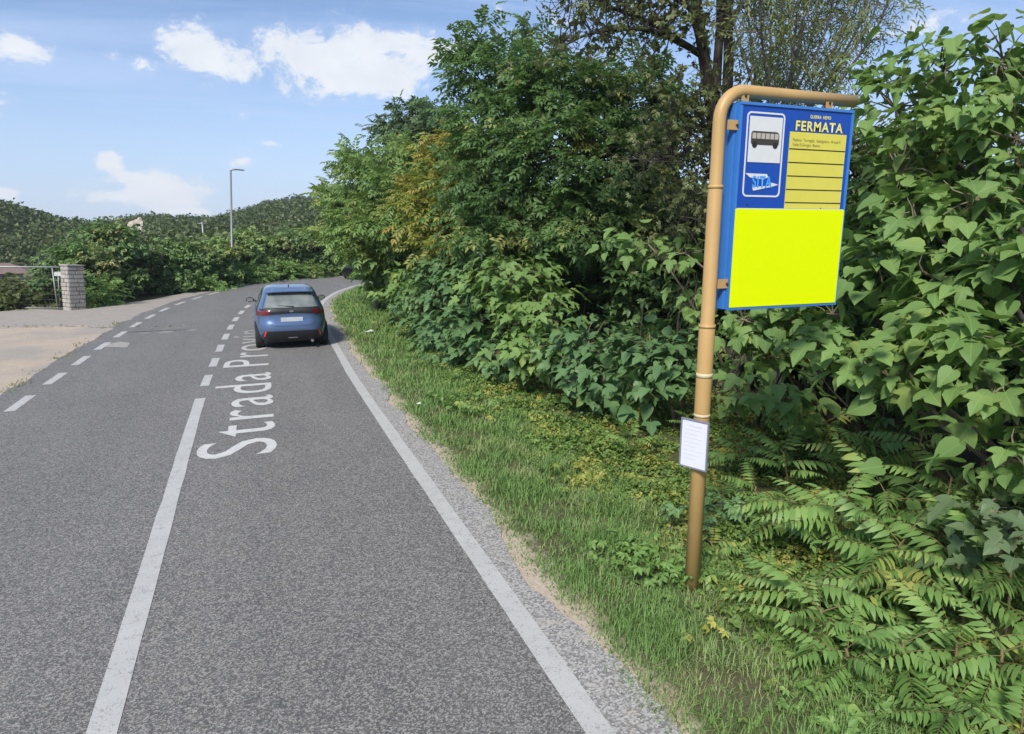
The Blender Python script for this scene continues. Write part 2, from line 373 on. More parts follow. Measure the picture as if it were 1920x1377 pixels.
# asphalt: curved across so ragged edges are real
sN = np.arange(S0, SEND, .16); V = []; Fc = []
j0 = np.convolve(rng.normal(size=len(sN) + 8), np.ones(5) / 5, 'valid')[:len(sN)] * .10; j1 = np.convolve(rng.normal(size=len(sN) + 8), np.ones(5) / 5, 'valid')[:len(sN)] * .11
for i, s in enumerate(sN):
    a = off(s, -LW - .62 + j0[i]); b = off(s, LW + .34 + j1[i] + .02 * math.sin(s * 2.1))
    V += [(a[0], a[1], 0), (b[0], b[1], 0)]
    if i: k = 2 * i; Fc.append((k - 2, k - 1, k + 1, k))
road = tag(link('road', py_mesh('road', V, Fc), M_ASPH), kind='structure')
V = []; Fc = []
for i, s in enumerate(sN):
    a = off(s, LW + .07); b = off(s, LW + .355 + j1[i] + .02 * math.sin(s * 2.1)); V += [(a[0], a[1], .002), (b[0], b[1], .002)]
    if i: k = 2 * i; Fc.append((k - 2, k - 1, k + 1, k))
def mat_chip():
    m, t, o = new_mat('pale_chippings'); P = pos(t); v = N(t, 'ShaderNodeTexVoronoi', i_Scale=70.0); t.links.new(P, v.inputs['Vector']); sx = t.nodes.new('ShaderNodeSeparateColor'); t.links.new(v.outputs['Color'], sx.inputs[0])
    c = mixc(t, ramp_(t, sx.outputs[0], .1, .9), (.09, .088, .085), (.50, .48, .45)); c = mixc(t, .45, c, (.27, .26, .245)); c = mixc(t, ramp_(t, noise(t, P, 5, 4), .55, .75, 0, .6), c, (.42, .36, .29))
    principled(t, o, c, .9, 0, .2, bump=v.outputs['Distance'], bstr=.5, bdist=.006); return m
link('gravel_edge', py_mesh('gravel_edge', V, Fc), mat_chip(), road)
strip('edge_line', M_PAINT, S0, SEND, LW - .085, LW + .085, .004, .4, .0025, .0025, road)
strip('centre_line', M_PAINT, S0, s_at_y(12.55), -.085, .085, .004, .4, .0025, .0025, road)
yy = 13.55
while yy < 36:
    strip('dash', M_PAINT, s_at_y(yy), s_at_y(yy) + 1.05, -.08, .08, .004, .35, .0025, .0025, road); yy += 1.93 if yy < 26 else 2.3
for k in range(16):
    s = s_at_y(12.85) + 2.0 * k - .15
    strip('dash', M_PAINT, s, s + 1.12, -LW - .19, -LW - .03, .004, .35, .0025, .0025, road)
for k in range(3):
    s = s_at_y(12.85) - 2.0 * (k + 1) - .15; strip('dash', M_PAINT, s, s + 1.12, -LW - .19, -LW - .03, .004, .35, .0025, .0025, road)
# patched asphalt pieces in the left lane
M_PATCH = plain('patch_asphalt', (.30, .285, .26), .9, var=.35, scale=14); M_CRACK = plain('crack_tar', (.05, .05, .05), .8, var=.4, scale=20)
def flat(name, mat, pts, z, parent): return link(name, py_mesh(name, [(p[0], p[1], z) for p in pts], [tuple(range(len(pts)))[::-1]]), mat, parent)
flat('patch', M_PATCH, [G(195, 651), G(238, 652), G(244, 643), G(225, 641), G(205, 645)], .003, road)
cr = [G(222 + 12 * k, 624 - .45 * k + random.uniform(-1.2, 1.2)) for k in range(13)]
flat('crack', M_CRACK, [p + Vector((0, -.03 - random.random() * .05, 0)) for p in cr] + [p + Vector((0, .03 + random.random() * .05, 0)) for p in cr[::-1]], .0028, road)
for (px, py, rr) in ((312, 623, .16), (360, 619, .13), (270, 625, .12)):
    c = G(px, py); flat('patch', M_PATCH, [c + Vector((math.cos(t) * rr * random.uniform(.8, 1.6), -math.sin(t) * rr * random.uniform(.5, 1), 0)) for t in np.linspace(0, 5.6, 8)], .0034, road)

def text_mesh(s, size=1.0, bold=0.0, ex=0.0, spacing=1.0):
    c = bpy.data.curves.new('text', 'FONT'); c.body = s; c.size = size; c.offset = bold; c.extrude = ex; c.space_character = spacing; c.resolution_u = 4
    o = bpy.data.objects.new('text', c); COL.objects.link(o); bpy.context.view_layer.update()
    me = bpy.data.meshes.new_from_object(o.evaluated_get(bpy.context.evaluated_depsgraph_get()))
    bpy.data.objects.remove(o); bpy.data.curves.remove(c)
    co = np.array([v.co[:] for v in me.vertices]); return me, co
def fit(me, co, fn):
    lo = co.min(0); hi = co.max(0)
    for v, c in zip(me.vertices, co): v.co = fn((c[0] - lo[0]) / (hi[0] - lo[0]), (c[1] - lo[1]) / (hi[1] - lo[1]), c)
    me.update(); me.materials.clear(); return me
# map-view street-name overlay, added as lettering on the lane, read along the road
for word, y0, y1, xr, xl in (('Strada', 9.02, 14.45, .125, -.885), ('Provin', 15.25, 20.9, .10, -.83)):
    me, co = text_mesh(word, 1.0, 0.0, spacing=1.14)
    fit(me, co, lambda u, v, c: (xr + (xl - xr) * v + .012 * (y0 + (y1 - y0) * u - 9), y0 + (y1 - y0) * u, .0045))
    link('lettering', me, M_LETTER, road)

# lay-by and driveway on the left, narrow shoulder round the bend
V = []; Fc = []
s_list = np.arange(S0, SEND, .4)
back = []
for i, s in enumerate(s_list):
    a = off(s, -LW - .45); yv = at_s(s)[1]
    wide = 22 if yv < 26.2 else max(1.15, 22 - (yv - 26.2) * 40)
    if yv > 26.2: wide = np.interp(s, [s_at_y(26.2), s_at_y(28.2), s_at_y(31), s_at_y(36)], [6.0, 2.5, 1.35, .85])
    b = off(s, -LW - .45 - wide + rng.normal() * .03)
    V += [(a[0], a[1], -.006), (b[0], b[1], -.006)]
    if i: k = 2 * i; Fc.append((k - 2, k, k + 1, k - 1))
layby = tag(link('lay_by', py_mesh('lay_by', V, Fc), M_LAY), kind='structure')
flat('driveway', M_LAY, [(-5.2, 25.8), (-6.2, 28.55), (-9.5, 31.2), (-22, 36), (-27, 26)][::-1], -.010, layby)

flat('patch', M_CRACK, [G(330, 607), G(352, 609), G(385, 602), G(378, 599), G(345, 603)], -.003, layby)
def seam_weeds():
    rs = np.random.default_rng(8); P = []
    for k in range(13):
        s = rs.uniform(s_at_y(12), s_at_y(25)); c = off(s, -LW - .66 + rs.normal() * .07); n = int(rs.uniform(6, 22)); P.append(np.column_stack([c[0] + rs.normal(size=n) * .10, c[1] + rs.normal(size=n) * .22, np.full(n, -.005)]))
    for k in range(12):
        x = rs.uniform(-11, -4.4); c = G(rs.uniform(5, 330), 613 + rs.normal() * 1.0); n = int(rs.uniform(5, 14)); P.append(np.column_stack([c.x + rs.normal(size=n) * .30, c.y + rs.normal(size=n) * .10, np.full(n, -.006)]))
    P = np.vstack(P); n = len(P); a = rs.uniform(0, 6.28, n); fw = np.column_stack([np.cos(a), np.sin(a), rs.uniform(.2, 1.6, n)]); return P, fw, rs
# right verge, sheet with the distance from the asphalt stored on it
ds = np.concatenate([np.linspace(-.2, 2.6, 29), np.linspace(2.9, 8, 14), [10, 14, 20]])
sv_ = np.arange(S0, s_at_y(36) + 14, .25)
def verge_z(x, y, d):
    return -.012 + .03 * smooth(.3, .9, d) * (1 + np.sin(x * 3.1 + y * 1.7) * .5) - .14 * smooth(1.9, 3.0, d) + .10 * smooth(3.2, 5.0, d) + .012 * np.sin(x * 7 + y * 5) * smooth(.25, .6, d)
Vv = []; ev = []
for s in sv_:
    for d in ds:
        p = off(s, LW + .18 + d); Vv.append((p[0], p[1], float(verge_z(p[0], p[1], d)))); ev.append(d)
nd = len(ds); I, J = np.meshgrid(np.arange(len(sv_) - 1), np.arange(nd - 1), indexing='ij')
q = np.stack([I * nd + J, I * nd + J + 1, (I + 1) * nd + J + 1, (I + 1) * nd + J], -1).reshape(-1, 4)
me = np_mesh('verge', np.array(Vv), q, smooth=True); at = me.attributes.new('edge', 'FLOAT', 'POINT'); at.data.foreach_set('value', np.array(ev, dtype=np.float32))
tag(link('verge', me, M_VERGE), kind='structure')

# ================================================================= vegetation tools
def orth(fw, up):
    y = fw / np.linalg.norm(fw, axis=1, keepdims=True)
    x = np.cross(y, up); x /= (np.linalg.norm(x, axis=1, keepdims=True) + 1e-9)
    z = np.cross(x, y); return np.stack([x, y, z], -1)
def scatter(tv, tf, R, s, t):
    tv = np.asarray(tv, float); tf = np.asarray(tf)
    V = np.einsum('nij,vj->nvi', R * np.asarray(s)[:, None, None], tv) + t[:, None, :]
    Fc = (tf[None] + (np.arange(len(t)) * len(tv))[:, None, None]).reshape(-1, tf.shape[1]); return V.reshape(-1, 3), Fc
def join_np(parts):
    Vs = []; Fs = []; o = 0
    for v, f in parts: Vs.append(v); Fs.append(f + o); o += len(v)
    return np.vstack(Vs), np.vstack(Fs)
def leaflet(w=.2, fold=.10, droop=.12): return [(0, 0, 0), (-w, .42, fold), (0, 1, -droop), (w, .42, fold)], [(0, 3, 2), (0, 2, 1)]
def put(parts, base, ang, pitch, s, tmpl):
    ca, sa = math.cos(ang), math.sin(ang); cp, sp = math.cos(pitch), math.sin(pitch); v, f = tmpl; out = []
    for (x, y, z) in v:
        y2, z2 = y * cp - z * sp, y * sp + z * cp
        out.append((base[0] + s * (x * ca + y2 * sa), base[1] + s * (-x * sa + y2 * ca), base[2] + s * z2))
    parts.append((np.array(out), np.array(f)))
def pinnate(n=4, wl=.22, ll=.42, seed=0):
    r = random.Random(seed); parts = []
    for k in range(n):
        y = .22 + .62 * k / max(1, n - 1); z = -.22 * y * y
        for sgn in (-1, 1):
            put(parts, (0, y, z), sgn * (1.15 - .35 * k / n + r.uniform(-.15, .15)), -.25 + r.uniform(-.25, .2), ll * r.uniform(.8, 1.1), leaflet(wl))
    put(parts, (0, .86, -.17), r.uniform(-.2, .2), -.4, ll, leaflet(wl)); return join_np(parts)
def palm(n=5, wl=.25, seed=0):
    r = random.Random(seed); parts = []
    for k in range(n):
        put(parts, (0, 0, 0), -1.5 + 3.0 * k / (n - 1) + r.uniform(-.25, .25), -.3 + r.uniform(-.35, .3), r.uniform(.7, 1.05), leaflet(wl))
    return join_np(parts)
T_PIN = [pinnate(4, .22, .42, k) for k in range(3)]
T_PALM = [palm(5, .27, k) for k in range(3)]
def willow_spray():
    L = []
    for k in range(8): put(L, (0, .12 * k, -.012 * k * k), (1 if k % 2 else -1) * .5, -.4, .30, leaflet(.12))
    return join_np(L)
T_WILLOW = [willow_spray()]
T_CARD = [palm(4, .42, 5), palm(4, .36, 6)]

def ell_points(n, c, r, rs, lo=.72, hi=1.05, up_bias=0.0, power=2.0):
    d = rs.normal(size=(n, 3)); d[:, 2] += up_bias; d /= np.linalg.norm(d, axis=1, keepdims=True)
    k = lo + (hi - lo) * rs.random(n) ** (1 / power)
    return c + d * k[:, None] * r, d
def crown(lobes, tmpls, size, dens, seed, clump=.30, per=14, droop=.35, inner=.25, flat=.55):
    """leaf sprays set in clumps over the shells of the lobes (world centre, radii)"""
    rs = np.random.default_rng(seed); P = []; Dn = []; tips = []
    for c, r in lobes:
        c = np.array(c); r = np.array(r); area = 4 * PI * ((r[0] * r[1]) ** 1.6 / 3 + (r[0] * r[2]) ** 1.6 / 1.5) ** (1 / 1.6)
        nc = max(4, int(area * dens / per))
        cp, cdn = ell_points(nc, c, r * .93, rs, .60, 1.06, .15)
        for a, b in zip(cp, cdn):
            m = max(3, int(per * rs.uniform(.4, 1.7))); kk = clump * rs.uniform(.65, 1.35)
            g = rs.normal(size=(m, 3)) * kk * np.array([1, 1, flat]) * .6
            P.append(a + g); Dn.append(np.repeat(b[None], m, 0) + g / kk * .7); tips.append(a)
        ni = int(area * dens * inner); ip, idn = ell_points(ni, c, r, rs, .1, .75); P.append(ip); Dn.append(idn)
    P = np.vstack(P); Dn = np.vstack(Dn); ok = P[:, 2] > .05; P = P[ok]; Dn = Dn[ok]
    n = len(P)
    fw = Dn * np.array([1, 1, .45]) + rs.normal(size=(n, 3)) * .45; fw[:, 2] -= droop * rs.random(n)
    up = np.array([0, 0, 1.0]) + Dn * .35 + rs.normal(size=(n, 3)) * .38
    R = orth(fw, up); s = size * rs.uniform(.65, 1.3, n); which = rs.integers(0, len(tmpls), n); parts = []
    for k, (tv, tf) in enumerate(tmpls):
        m = which == k
        if m.any(): parts.append(scatter(tv, tf, R[m], s[m], P[m]))
    V, Fc = join_np(parts); return V, Fc, np.array(tips)
def bend(a, b, n, amp, rs, sag=0):
    a = np.array(a, float); b = np.array(b, float); L = np.linalg.norm(b - a); o = []
    k1 = rs.normal(size=3) * amp * L; k2 = rs.normal(size=3) * amp * L
    for i in range(n + 1):
        t = i / n; o.append(a + (b - a) * t + k1 * math.sin(PI * t) + k2 * math.sin(2 * PI * t) * .5 + np.array([0, 0, sag * math.sin(PI * t)]))
    return o
def tree(name, label, cat, group, base, lobes, tmpls, size, dens, mat, seed, tr=.10, bark=None, clump=.30, per=14, twigs=True, stems=1, inner=.25, limbs=True, flat=.55, droop=.35):
    rs = np.random.default_rng(seed); bark = bark or M_BARK; base = np.array(base, float)
    root = tag(empty(name, tuple(base)), label, cat, group)
    V, Fc, tips = crown(lobes, tmpls, size, dens, seed, clump, per, droop, inner, flat)
    c = tag(link('crown', np_mesh('crown', V - base, Fc), mat, root), kind='stuff')
    cen = np.mean([l[0] for l in lobes], 0); topz = max(l[0][2] for l in lobes)
    for k in range(stems):
        top = cen * .5 + np.array(lobes[k % len(lobes)][0]) * .5; top[2] = base[2] + (topz - base[2]) * .72
        b0 = np.array([0, 0, -.05]) + (rs.normal(size=3) * np.array([.18, .18, 0]) if stems > 1 else 0)
        path = bend(b0, top - base, 7, .04, rs)
        tube('trunk', bark, root, path, [tr * (1.25 - .8 * i / 7) for i in range(8)], 8)
    if limbs:
        tpath = path
        for l, rr in lobes:
            st = tpath[min(6, 2 + int(rs.integers(0, 4)))]
            tube('branch', bark, root, bend(st, np.array(l) - base, 5, .06, rs), [tr * .45 * (1 - .8 * i / 5) for i in range(6)], 6)
    if twigs and len(tips):
        vs = []; fs = []; o = 0
        sel = rs.permutation(len(tips))[:260]
        L = np.array([l[0] for l in lobes])
        for i in sel:
            p = tips[i]; a = L[np.argmin(((L - p) ** 2).sum(1))]
            v, f = tube_data(bend(a - base, p - base, 3, .07, rs), [tr * .13 + .004, tr * .10 + .003, tr * .06 + .003, .003], 3, False)
            vs += v; fs += [tuple(x + o for x in q_) for q_ in f]; o += len(v)
        tag(link('twigs', py_mesh('twigs', vs, fs), bark, root), kind='stuff')
    return root
def LB(px, py, D, rx, ry, dz=None):     # lobe from its outline in the picture and its distance
    p = PD(px, py, D); k = D / F; return (tuple(p), (rx * k, (dz if dz else (rx + ry) / 2 * k), ry * k))

# ================================================================= right-hand side: trees and shrubs
LM_DARK = leafmat('leaf_dark_green', (0.039, 0.087, 0.032), (0.153, 0.262, 0.082), (0.349, 0.328, 0.096), .8, cthr=(.66, .80))
LM_LIGHT = leafmat('leaf_light_green', (0.079, 0.150, 0.040), (0.229, 0.342, 0.102), (0.334, 0.351, 0.091), .7, cthr=(.62, .80))
LM_YEL = leafmat('leaf_yellowing', (.115, .150, .035), (.300, .320, .062), (.40, .24, .06), .9, cthr=(.64, .80))
LM_BLUE = leafmat('leaf_far_green', (0.054, 0.100, 0.052), (0.144, 0.216, 0.108), None, .7)
LM_OLIVE = leafmat('leaf_olive', (.055, .080, .026), (.165, .195, .070), (.24, .20, .07), .7, cthr=(.64, .80))
LM_WILL = leafmat('leaf_willow', (0.089, 0.129, 0.045), (0.241, 0.274, 0.105), None, .9, trans=.35)
LM_MUL = leafmat('leaf_mulberry', (0.064, 0.137, 0.039), (0.199, 0.314, 0.091), (0.308, 0.342, 0.080), 1.4, veins=True, cthr=(.66, .84), trans=.38, spec=.22)
LM_MULD = leafmat('leaf_deep_green', (0.037, 0.097, 0.039), (0.126, 0.227, 0.081), (0.218, 0.302, 0.077), 1.2, veins=True, cthr=(.68, .80))
LM_GLAU = leafmat('leaf_bluish', (0.046, 0.092, 0.043), (0.129, 0.185, 0.081), None, 1.5, veins=True)
LM_FROND = leafmat('leaf_frond', (0.099, 0.198, 0.047), (0.247, 0.386, 0.109), (0.378, 0.378, 0.094), 1.6, cthr=(.64, .80), trans=.3)
LM_IVY = leafmat('leaf_ground_ivy', (0.064, 0.138, 0.030), (0.212, 0.304, 0.074), (0.386, 0.368, 0.083), 2.2, cthr=(.58, .74), trans=.25)
LM_GRASS = leafmat('grass_blade', (0.080, 0.171, 0.037), (0.199, 0.326, 0.093), (0.359, 0.375, 0.171), 2.0, cthr=(.58, .76), trans=.3, rough=.6)
LM_SCRUB = leafmat('leaf_hill_scrub', (.034, .058, .018), (.150, .195, .055), (.20, .165, .08), .11, cthr=(.62, .78), trans=.15, rk=.22)

GR = 'trees behind the right verge'
def base_of(px, D):
    p = PD(px, 600, D); return (p.x, p.y, 0.0)
tree('broadleaf_tree', 'light green feathery tree at the bend, leftmost of the roadside trees', 'tree', GR, base_of(705, 24.5),
     [LB(690, 330, 24, 62, 50), LB(648, 395, 25, 40, 62), LB(752, 300, 22.5, 62, 46), LB(700, 420, 22.5, 72, 58), LB(765, 385, 21, 62, 74), LB(642, 440, 25.5, 30, 40), LB(700, 462, 23, 50, 40)],
     T_PIN, .42, 26, LM_LIGHT, 21, .11, M_BARK2)
tree('broadleaf_tree', 'blue-green rounded treetop showing above the light green tree', 'tree', GR, base_of(790, 29),
     [LB(775, 235, 29, 48, 34), LB(820, 222, 29, 50, 34), LB(735, 262, 29.5, 28, 28), LB(835, 300, 28, 70, 80), LB(830, 430, 28, 60, 90)], T_PIN, .46, 22, LM_BLUE, 22, .14)
tree('broadleaf_tree', 'yellowing tree with orange and lime leaves between green neighbours', 'tree', GR, base_of(825, 19),
     [LB(825, 325, 18.5, 52, 58), LB(795, 390, 18, 48, 50), LB(860, 385, 17.5, 52, 62), LB(850, 280, 19, 40, 40), LB(835, 450, 17.5, 55, 45)], T_PIN, .36, 34, LM_YEL, 23, .09)
tree('broadleaf_tree', 'large dark green tree with spiky top, widest of the roadside trees', 'tree', GR, base_of(1040, 15.2),
     [LB(893, 85, 16.5, 26, 44), LB(985, 62, 16.3, 22, 34), LB(865, 125, 16.6, 20, 34), LB(910, 165, 16, 62, 50), LB(985, 145, 15.5, 72, 55), LB(1060, 190, 15.3, 90, 75), LB(930, 270, 15, 80, 70), LB(1040, 300, 14.4, 100, 80),
      LB(890, 340, 15.2, 50, 58), LB(985, 400, 14.2, 88, 62), LB(1090, 420, 14.0, 92, 62), LB(910, 440, 14.6, 72, 58), LB(1130, 300, 14.6, 70, 80)], T_PIN, .36, 30, LM_DARK, 24, .15)
tree('broadleaf_tree', 'dark green bushy tree left of the sign pole, beneath bare branches', 'tree', GR, base_of(1220, 14.5),
     [LB(1170, 190, 15.5, 85, 78), LB(1222, 190, 15.8, 48, 70), LB(1200, 300, 14.8, 80, 70), LB(1240, 320, 15, 55, 70), LB(1190, 400, 14.2, 80, 56), LB(1275, 430, 14.5, 60, 55)], T_PIN, .34, 27, LM_DARK, 25, .12)
tree('broadleaf_tree', 'olive green tree filling the gap behind the blue sign', 'tree', GR, base_of(1500, 12.5),
     [LB(1420, 310, 14, 80, 80), LB(1520, 330, 13, 100, 90), LB(1440, 440, 12.8, 110, 80), LB(1580, 450, 11, 90, 90), LB(1620, 330, 11.5, 70, 80), LB(1720, 300, 11, 90, 100)], T_PIN, .34, 20, LM_OLIVE, 26, .10)

# tall half-bare tree: dark double trunk, limbs to the left, thin foliage
def bare_tree():
    rs = np.random.default_rng(5); D = 12.0; b = np.array(base_of(1360, D)); root = tag(empty('bare_tree', tuple(b)), 'tall dark-trunked tree with sparse leaves and dead twigs rising behind the sign pole', 'tree', GR)
    def P_(px, py, d=0.0): return np.array(PD(px, py, D + d)) - b
    stems = [([P_(1362, 640), P_(1352, 470), P_(1345, 330), P_(1338, 230), P_(1322, 120), P_(1308, 20), P_(1296, -120), P_(1290, -300)], .155),
             ([P_(1352, 330), P_(1362, 200), P_(1366, 100), P_(1364, 0), P_(1372, -140), P_(1390, -330)], .10),
             ([P_(1338, 250), P_(1344, 140), P_(1350, 30), P_(1345, -100), P_(1330, -260)], .085)]
    tips = []
    stems[0][0].insert(0, np.array([0, 0, -.1]))
    for pts, r in stems:
        pts = [tuple(p) for p in catmull3(pts)]; tube('trunk', M_BARK, root, pts, [r * (1.1 - .75 * i / len(pts)) for i in range(len(pts))], 10)
    limbs = [([P_(1318, 105), P_(1275, 78, -.3), P_(1225, 45, -.5), P_(1160, 20, -.7), P_(1100, -10, -.9)], .06), ([P_(1290, 88, -.2), P_(1230, 60, -.5), P_(1180, 55, -.8), P_(1110, 62, -1.1), P_(1050, 90, -1.3)], .05),
             ([P_(1310, 30), P_(1270, 0, .3), P_(1200, -30, .5), P_(1120, -60, .7)], .05), ([P_(1322, 130), P_(1300, 40, -.4), P_(1270, -40, -.6), P_(1225, -120, -.8)], .045),
             ([P_(1340, 345), P_(1310, 300, -.4), P_(1270, 292, -.6), P_(1232, 300, -.9)], .05), ([P_(1345, 240), P_(1320, 212, -.3), P_(1306, 220, -.5), P_(1290, 250, -.6)], .03),
             ([P_(1366, 60), P_(1400, -20, .3), P_(1430, -120, .3)], .05), ([P_(1350, 470), P_(1310, 430, -.5), P_(1275, 415, -.9)], .04)]
    for pts, r in limbs:
        pts = [tuple(p) for p in catmull3(pts)]; tube('branch', M_BARK, root, pts, [r * (1.05 - .85 * i / len(pts)) for i in range(len(pts))], 7)
        tips += [np.array(pts[int(len(pts) * k)]) for k in (.35, .5, .62, .74, .86, .98)]
    vs = []; fs = []; o = 0; lp = []
    for p in tips:
        for _ in range(7):
            d = rs.normal(size=3); d[2] += .35; d /= np.linalg.norm(d); L = rs.uniform(.35, 1.0); e = p + d * L
            v, f = tube_data(bend(p, e, 4, .10, rs), [.012, .010, .008, .005, .003], 4, False); vs += v; fs += [tuple(x + o for x in q_) for q_ in f]; o += len(v)
            for _k in range(2):
                m = p + d * L * rs.uniform(.4, .9); e2 = m + rs.normal(size=3) * .28
                v, f = tube_data([m, (m + e2) / 2 + rs.normal(size=3) * .03, e2], [.006, .005, .003], 3, False); vs += v; fs += [tuple(x + o for x in q_) for q_ in f]; o += len(v); lp.append(e2)
            lp.append(e)
    tag(link('twigs', py_mesh('twigs', vs, fs), M_BARK, root), kind='stuff')
    # pale dead twigs hanging by the trunk
    vs = []; fs = []; o = 0
    for k in range(16):
        a = P_(1345 + rs.uniform(-6, 6), rs.uniform(190, 420)); e = a + np.array([rs.uniform(-.75, -.15), rs.uniform(-.5, .1), rs.uniform(-.35, .35)])
        path = bend(a, e, 5, .16, rs); v, f = tube_data(path, [.011, .010, .008, .006, .005, .003], 4, False); vs += v; fs += [tuple(x + o for x in q_) for q_ in f]; o += len(v)
    tag(link('dead_twigs', py_mesh('dead_twigs', vs, fs), M_BARK2, root), kind='stuff')
    lp = np.array(lp); lp = lp[rs.random(len(lp)) < .6]; P = np.repeat(lp, 4, 0) + rs.normal(size=(len(lp) * 4, 3)) * .13
    fw = rs.normal(size=P.shape); fw[:, 2] -= .5; R = orth(fw, rs.normal(size=P.shape) * .6 + np.array([0, 0, 1.0]))
    tv, tf = T_PALM[0]; V, Fc = scatter(tv, tf, R, rs.uniform(.07, .13, len(P)), P); tag(link('crown', np_mesh('crown', V, Fc), LM_OLIVE, root), kind='stuff')
def catmull3(P, n=5):
    P = [np.array(p, float) for p in P]; out = []; P = [2 * P[0] - P[1]] + P + [2 * P[-1] - P[-2]]
    for i in range(1, len(P) - 2):
        for k in range(n):
            t = k / n; a, b_, c, d = P[i - 1:i + 3]; out.append(.5 * (2 * b_ + (c - a) * t + (2 * a - 5 * b_ + 4 * c - d) * t * t + (3 * b_ - a - 3 * c + d) * t ** 3))
    out.append(P[-2]); return out
bare_tree()

# thin upright willow-like tree to the right of it
def willow():
    rs = np.random.default_rng(9); D = 11.0; b = np.array(base_of(1465, D)); root = tag(empty('willow_tree', tuple(b)), 'thin-stemmed willowy tree with narrow pale leaves above the blue sign', 'tree', GR)
    def P_(px, py, d=0.0): return np.array(PD(px, py, D + d)) - b
    vs = []; fs = []; o = 0; lp = []; ld = []
    for k in range(13):
        x0 = 1440 + rs.uniform(-25, 30); x1 = 1385 + 21 * k + rs.uniform(-10, 10); dd = rs.uniform(-1.2, 1.2)
        pts = [np.array([rs.uniform(-.15, .15), rs.uniform(-.15, .15), -.05]), P_(x0, 360, dd * .3), P_(.5 * x0 + .5 * x1, 190, dd * .6), P_(x1, 60, dd), P_(x1 + (x1 - 1450) * .25, -60, dd * 1.2), P_(x1 + (x1 - 1450) * .5, -160, dd * 1.4)]
        pts = catmull3(pts); n = len(pts); tube('trunk', M_BARK2, root, [tuple(p) for p in pts], [.034 * (1.1 - .95 * i / n) for i in range(n)], 5)
        for i in range(int(n * .40), n):
            for _ in range(4):
                d = rs.normal(size=3) * np.array([1, 1, .5]) + np.array([0, 0, .5]); d /= np.linalg.norm(d); L = rs.uniform(.25, .75); a = np.array(pts[i]); e = a + d * L
                v, f = tube_data(bend(a, e, 3, .08, rs), [.007, .006, .004, .002], 3, False); vs += v; fs += [tuple(x + o for x in q_) for q_ in f]; o += len(v)
                for t in (.55, .95): lp.append(a + d * L * t); ld.append(d)
    tag(link('twigs', py_mesh('twigs', vs, fs), M_BARK2, root), kind='stuff')
    P = np.array(lp); d = np.array(ld); fw = d * .5 + rs.normal(size=P.shape) * .5; fw[:, 2] -= .5; R = orth(fw, rs.normal(size=P.shape) * .5 + np.array([0, 0, 1.0]))
    V, Fc = scatter(*T_WILLOW[0], R, rs.uniform(.24, .40, len(P)), P); tag(link('crown', np_mesh('crown', V, Fc), LM_WILL, root), kind='stuff')
willow()

# thicket: the mass of stems and leaves behind the first row, too dense to count
def thicket():
    rs = np.random.default_rng(31); lob = []
    for y in np.arange(1.0, 33, 1.35):
        for k in range(2):
            x = np.interp(y, [0, 4, 9, 13, 18, 30], [7.4, 7.6, 8.6, 8.0, 7.4, 7.6]) + k * 1.5 + rs.uniform(-.4, .4)
            lob.append(((x, y, rs.uniform(.8, 2.6)), (1.1, 1.1, rs.uniform(1.2, 2.0))))
    V, Fc, tips = crown(lob, T_PALM, .20, 30, 32, .35, 12, inner=.35)
    tag(link('thicket', np_mesh('thicket', V, Fc), LM_DARK), 'dense dark undergrowth filling the gaps between the roadside trees', 'undergrowth', kind='stuff')
    vs = []; fs = []; o = 0
    for k in range(150):
        y = rs.uniform(1.5, 26); x = np.interp(y, [0, 4, 9, 13, 18, 30], [6.4, 6.8, 7.4, 6.9, 6.3, 6.6]) + rs.uniform(-.7, 1.6); a = np.array([x, y, -.1]); e = a + np.array([rs.normal() * .7, rs.normal() * .7, rs.uniform(1.2, 3.2)])
        v, f = tube_data(bend(a, e, 4, .05, rs), [.03, .025, .018, .012, .006], 5, False); vs += v; fs += [tuple(x_ + o for x_ in q_) for q_ in f]; o += len(v)
    tag(link('undergrowth_stems', py_mesh('undergrowth_stems', vs, fs), M_BARK), 'thin dark bare stems in the shade under the roadside trees', 'stems', kind='stuff')
thicket()

# ---------------------------------------------------------------- large-leaved shrubs, leaves as single pieces
def big_leaf(half, fold=.22, droop=.30, pet=.35, wave=0.0):
    pts = [(0.0, .42)] + half + [(-x, y) for (x, y) in half[-2:0:-1]]
    V = []
    for (x, y) in pts: V.append((x, y, fold * abs(x) - droop * y * y + wave * math.sin(y * 9 + (3 if x > 0 else 0)) * abs(x)))
    n = len(pts) - 1; Fc = [(0, 1 + (i + 1) % n, 1 + i) for i in range(n)]
    k = len(V); V += [(-.012, 0, 0), (.012, 0, 0), (0, -pet, pet * .35)]; Fc.append((k, k + 1, k + 2))
    V = np.array(V); return V, np.array(Fc), V[:, :2].copy()
HEART = [(0, 0), (.17, -.11), (.36, -.03), (.47, .18), (.44, .42), (.30, .68), (.13, .90), (0, 1.05)]
LOBE3 = [(0, 0), (.16, -.10), (.36, -.02), (.50, .16), (.60, .46), (.36, .44), (.27, .50), (.30, .68), (.14, .90), (0, 1.08)]
LOBE5 = [(0, 0), (.14, -.09), (.34, -.06), (.48, .05), (.34, .20), (.62, .44), (.36, .42), (.20, .46), (.31, .70), (.13, .90), (0, 1.10)]
BIG = [big_leaf(HEART), big_leaf(HEART, .30, .45, .4, .06), big_leaf(LOBE3), big_leaf(LOBE3, .15, .5, .4, .08), big_leaf(LOBE5, .2, .35)]
_bigmesh = {}
def big_mesh(k, mat):
    if (k, mat.name) not in _bigmesh:
        V, Fc, uv = BIG[k]; me = np_mesh('leaf', V, Fc, uv); me.materials.append(mat); _bigmesh[(k, mat.name)] = me
    return _bigmesh[(k, mat.name)]
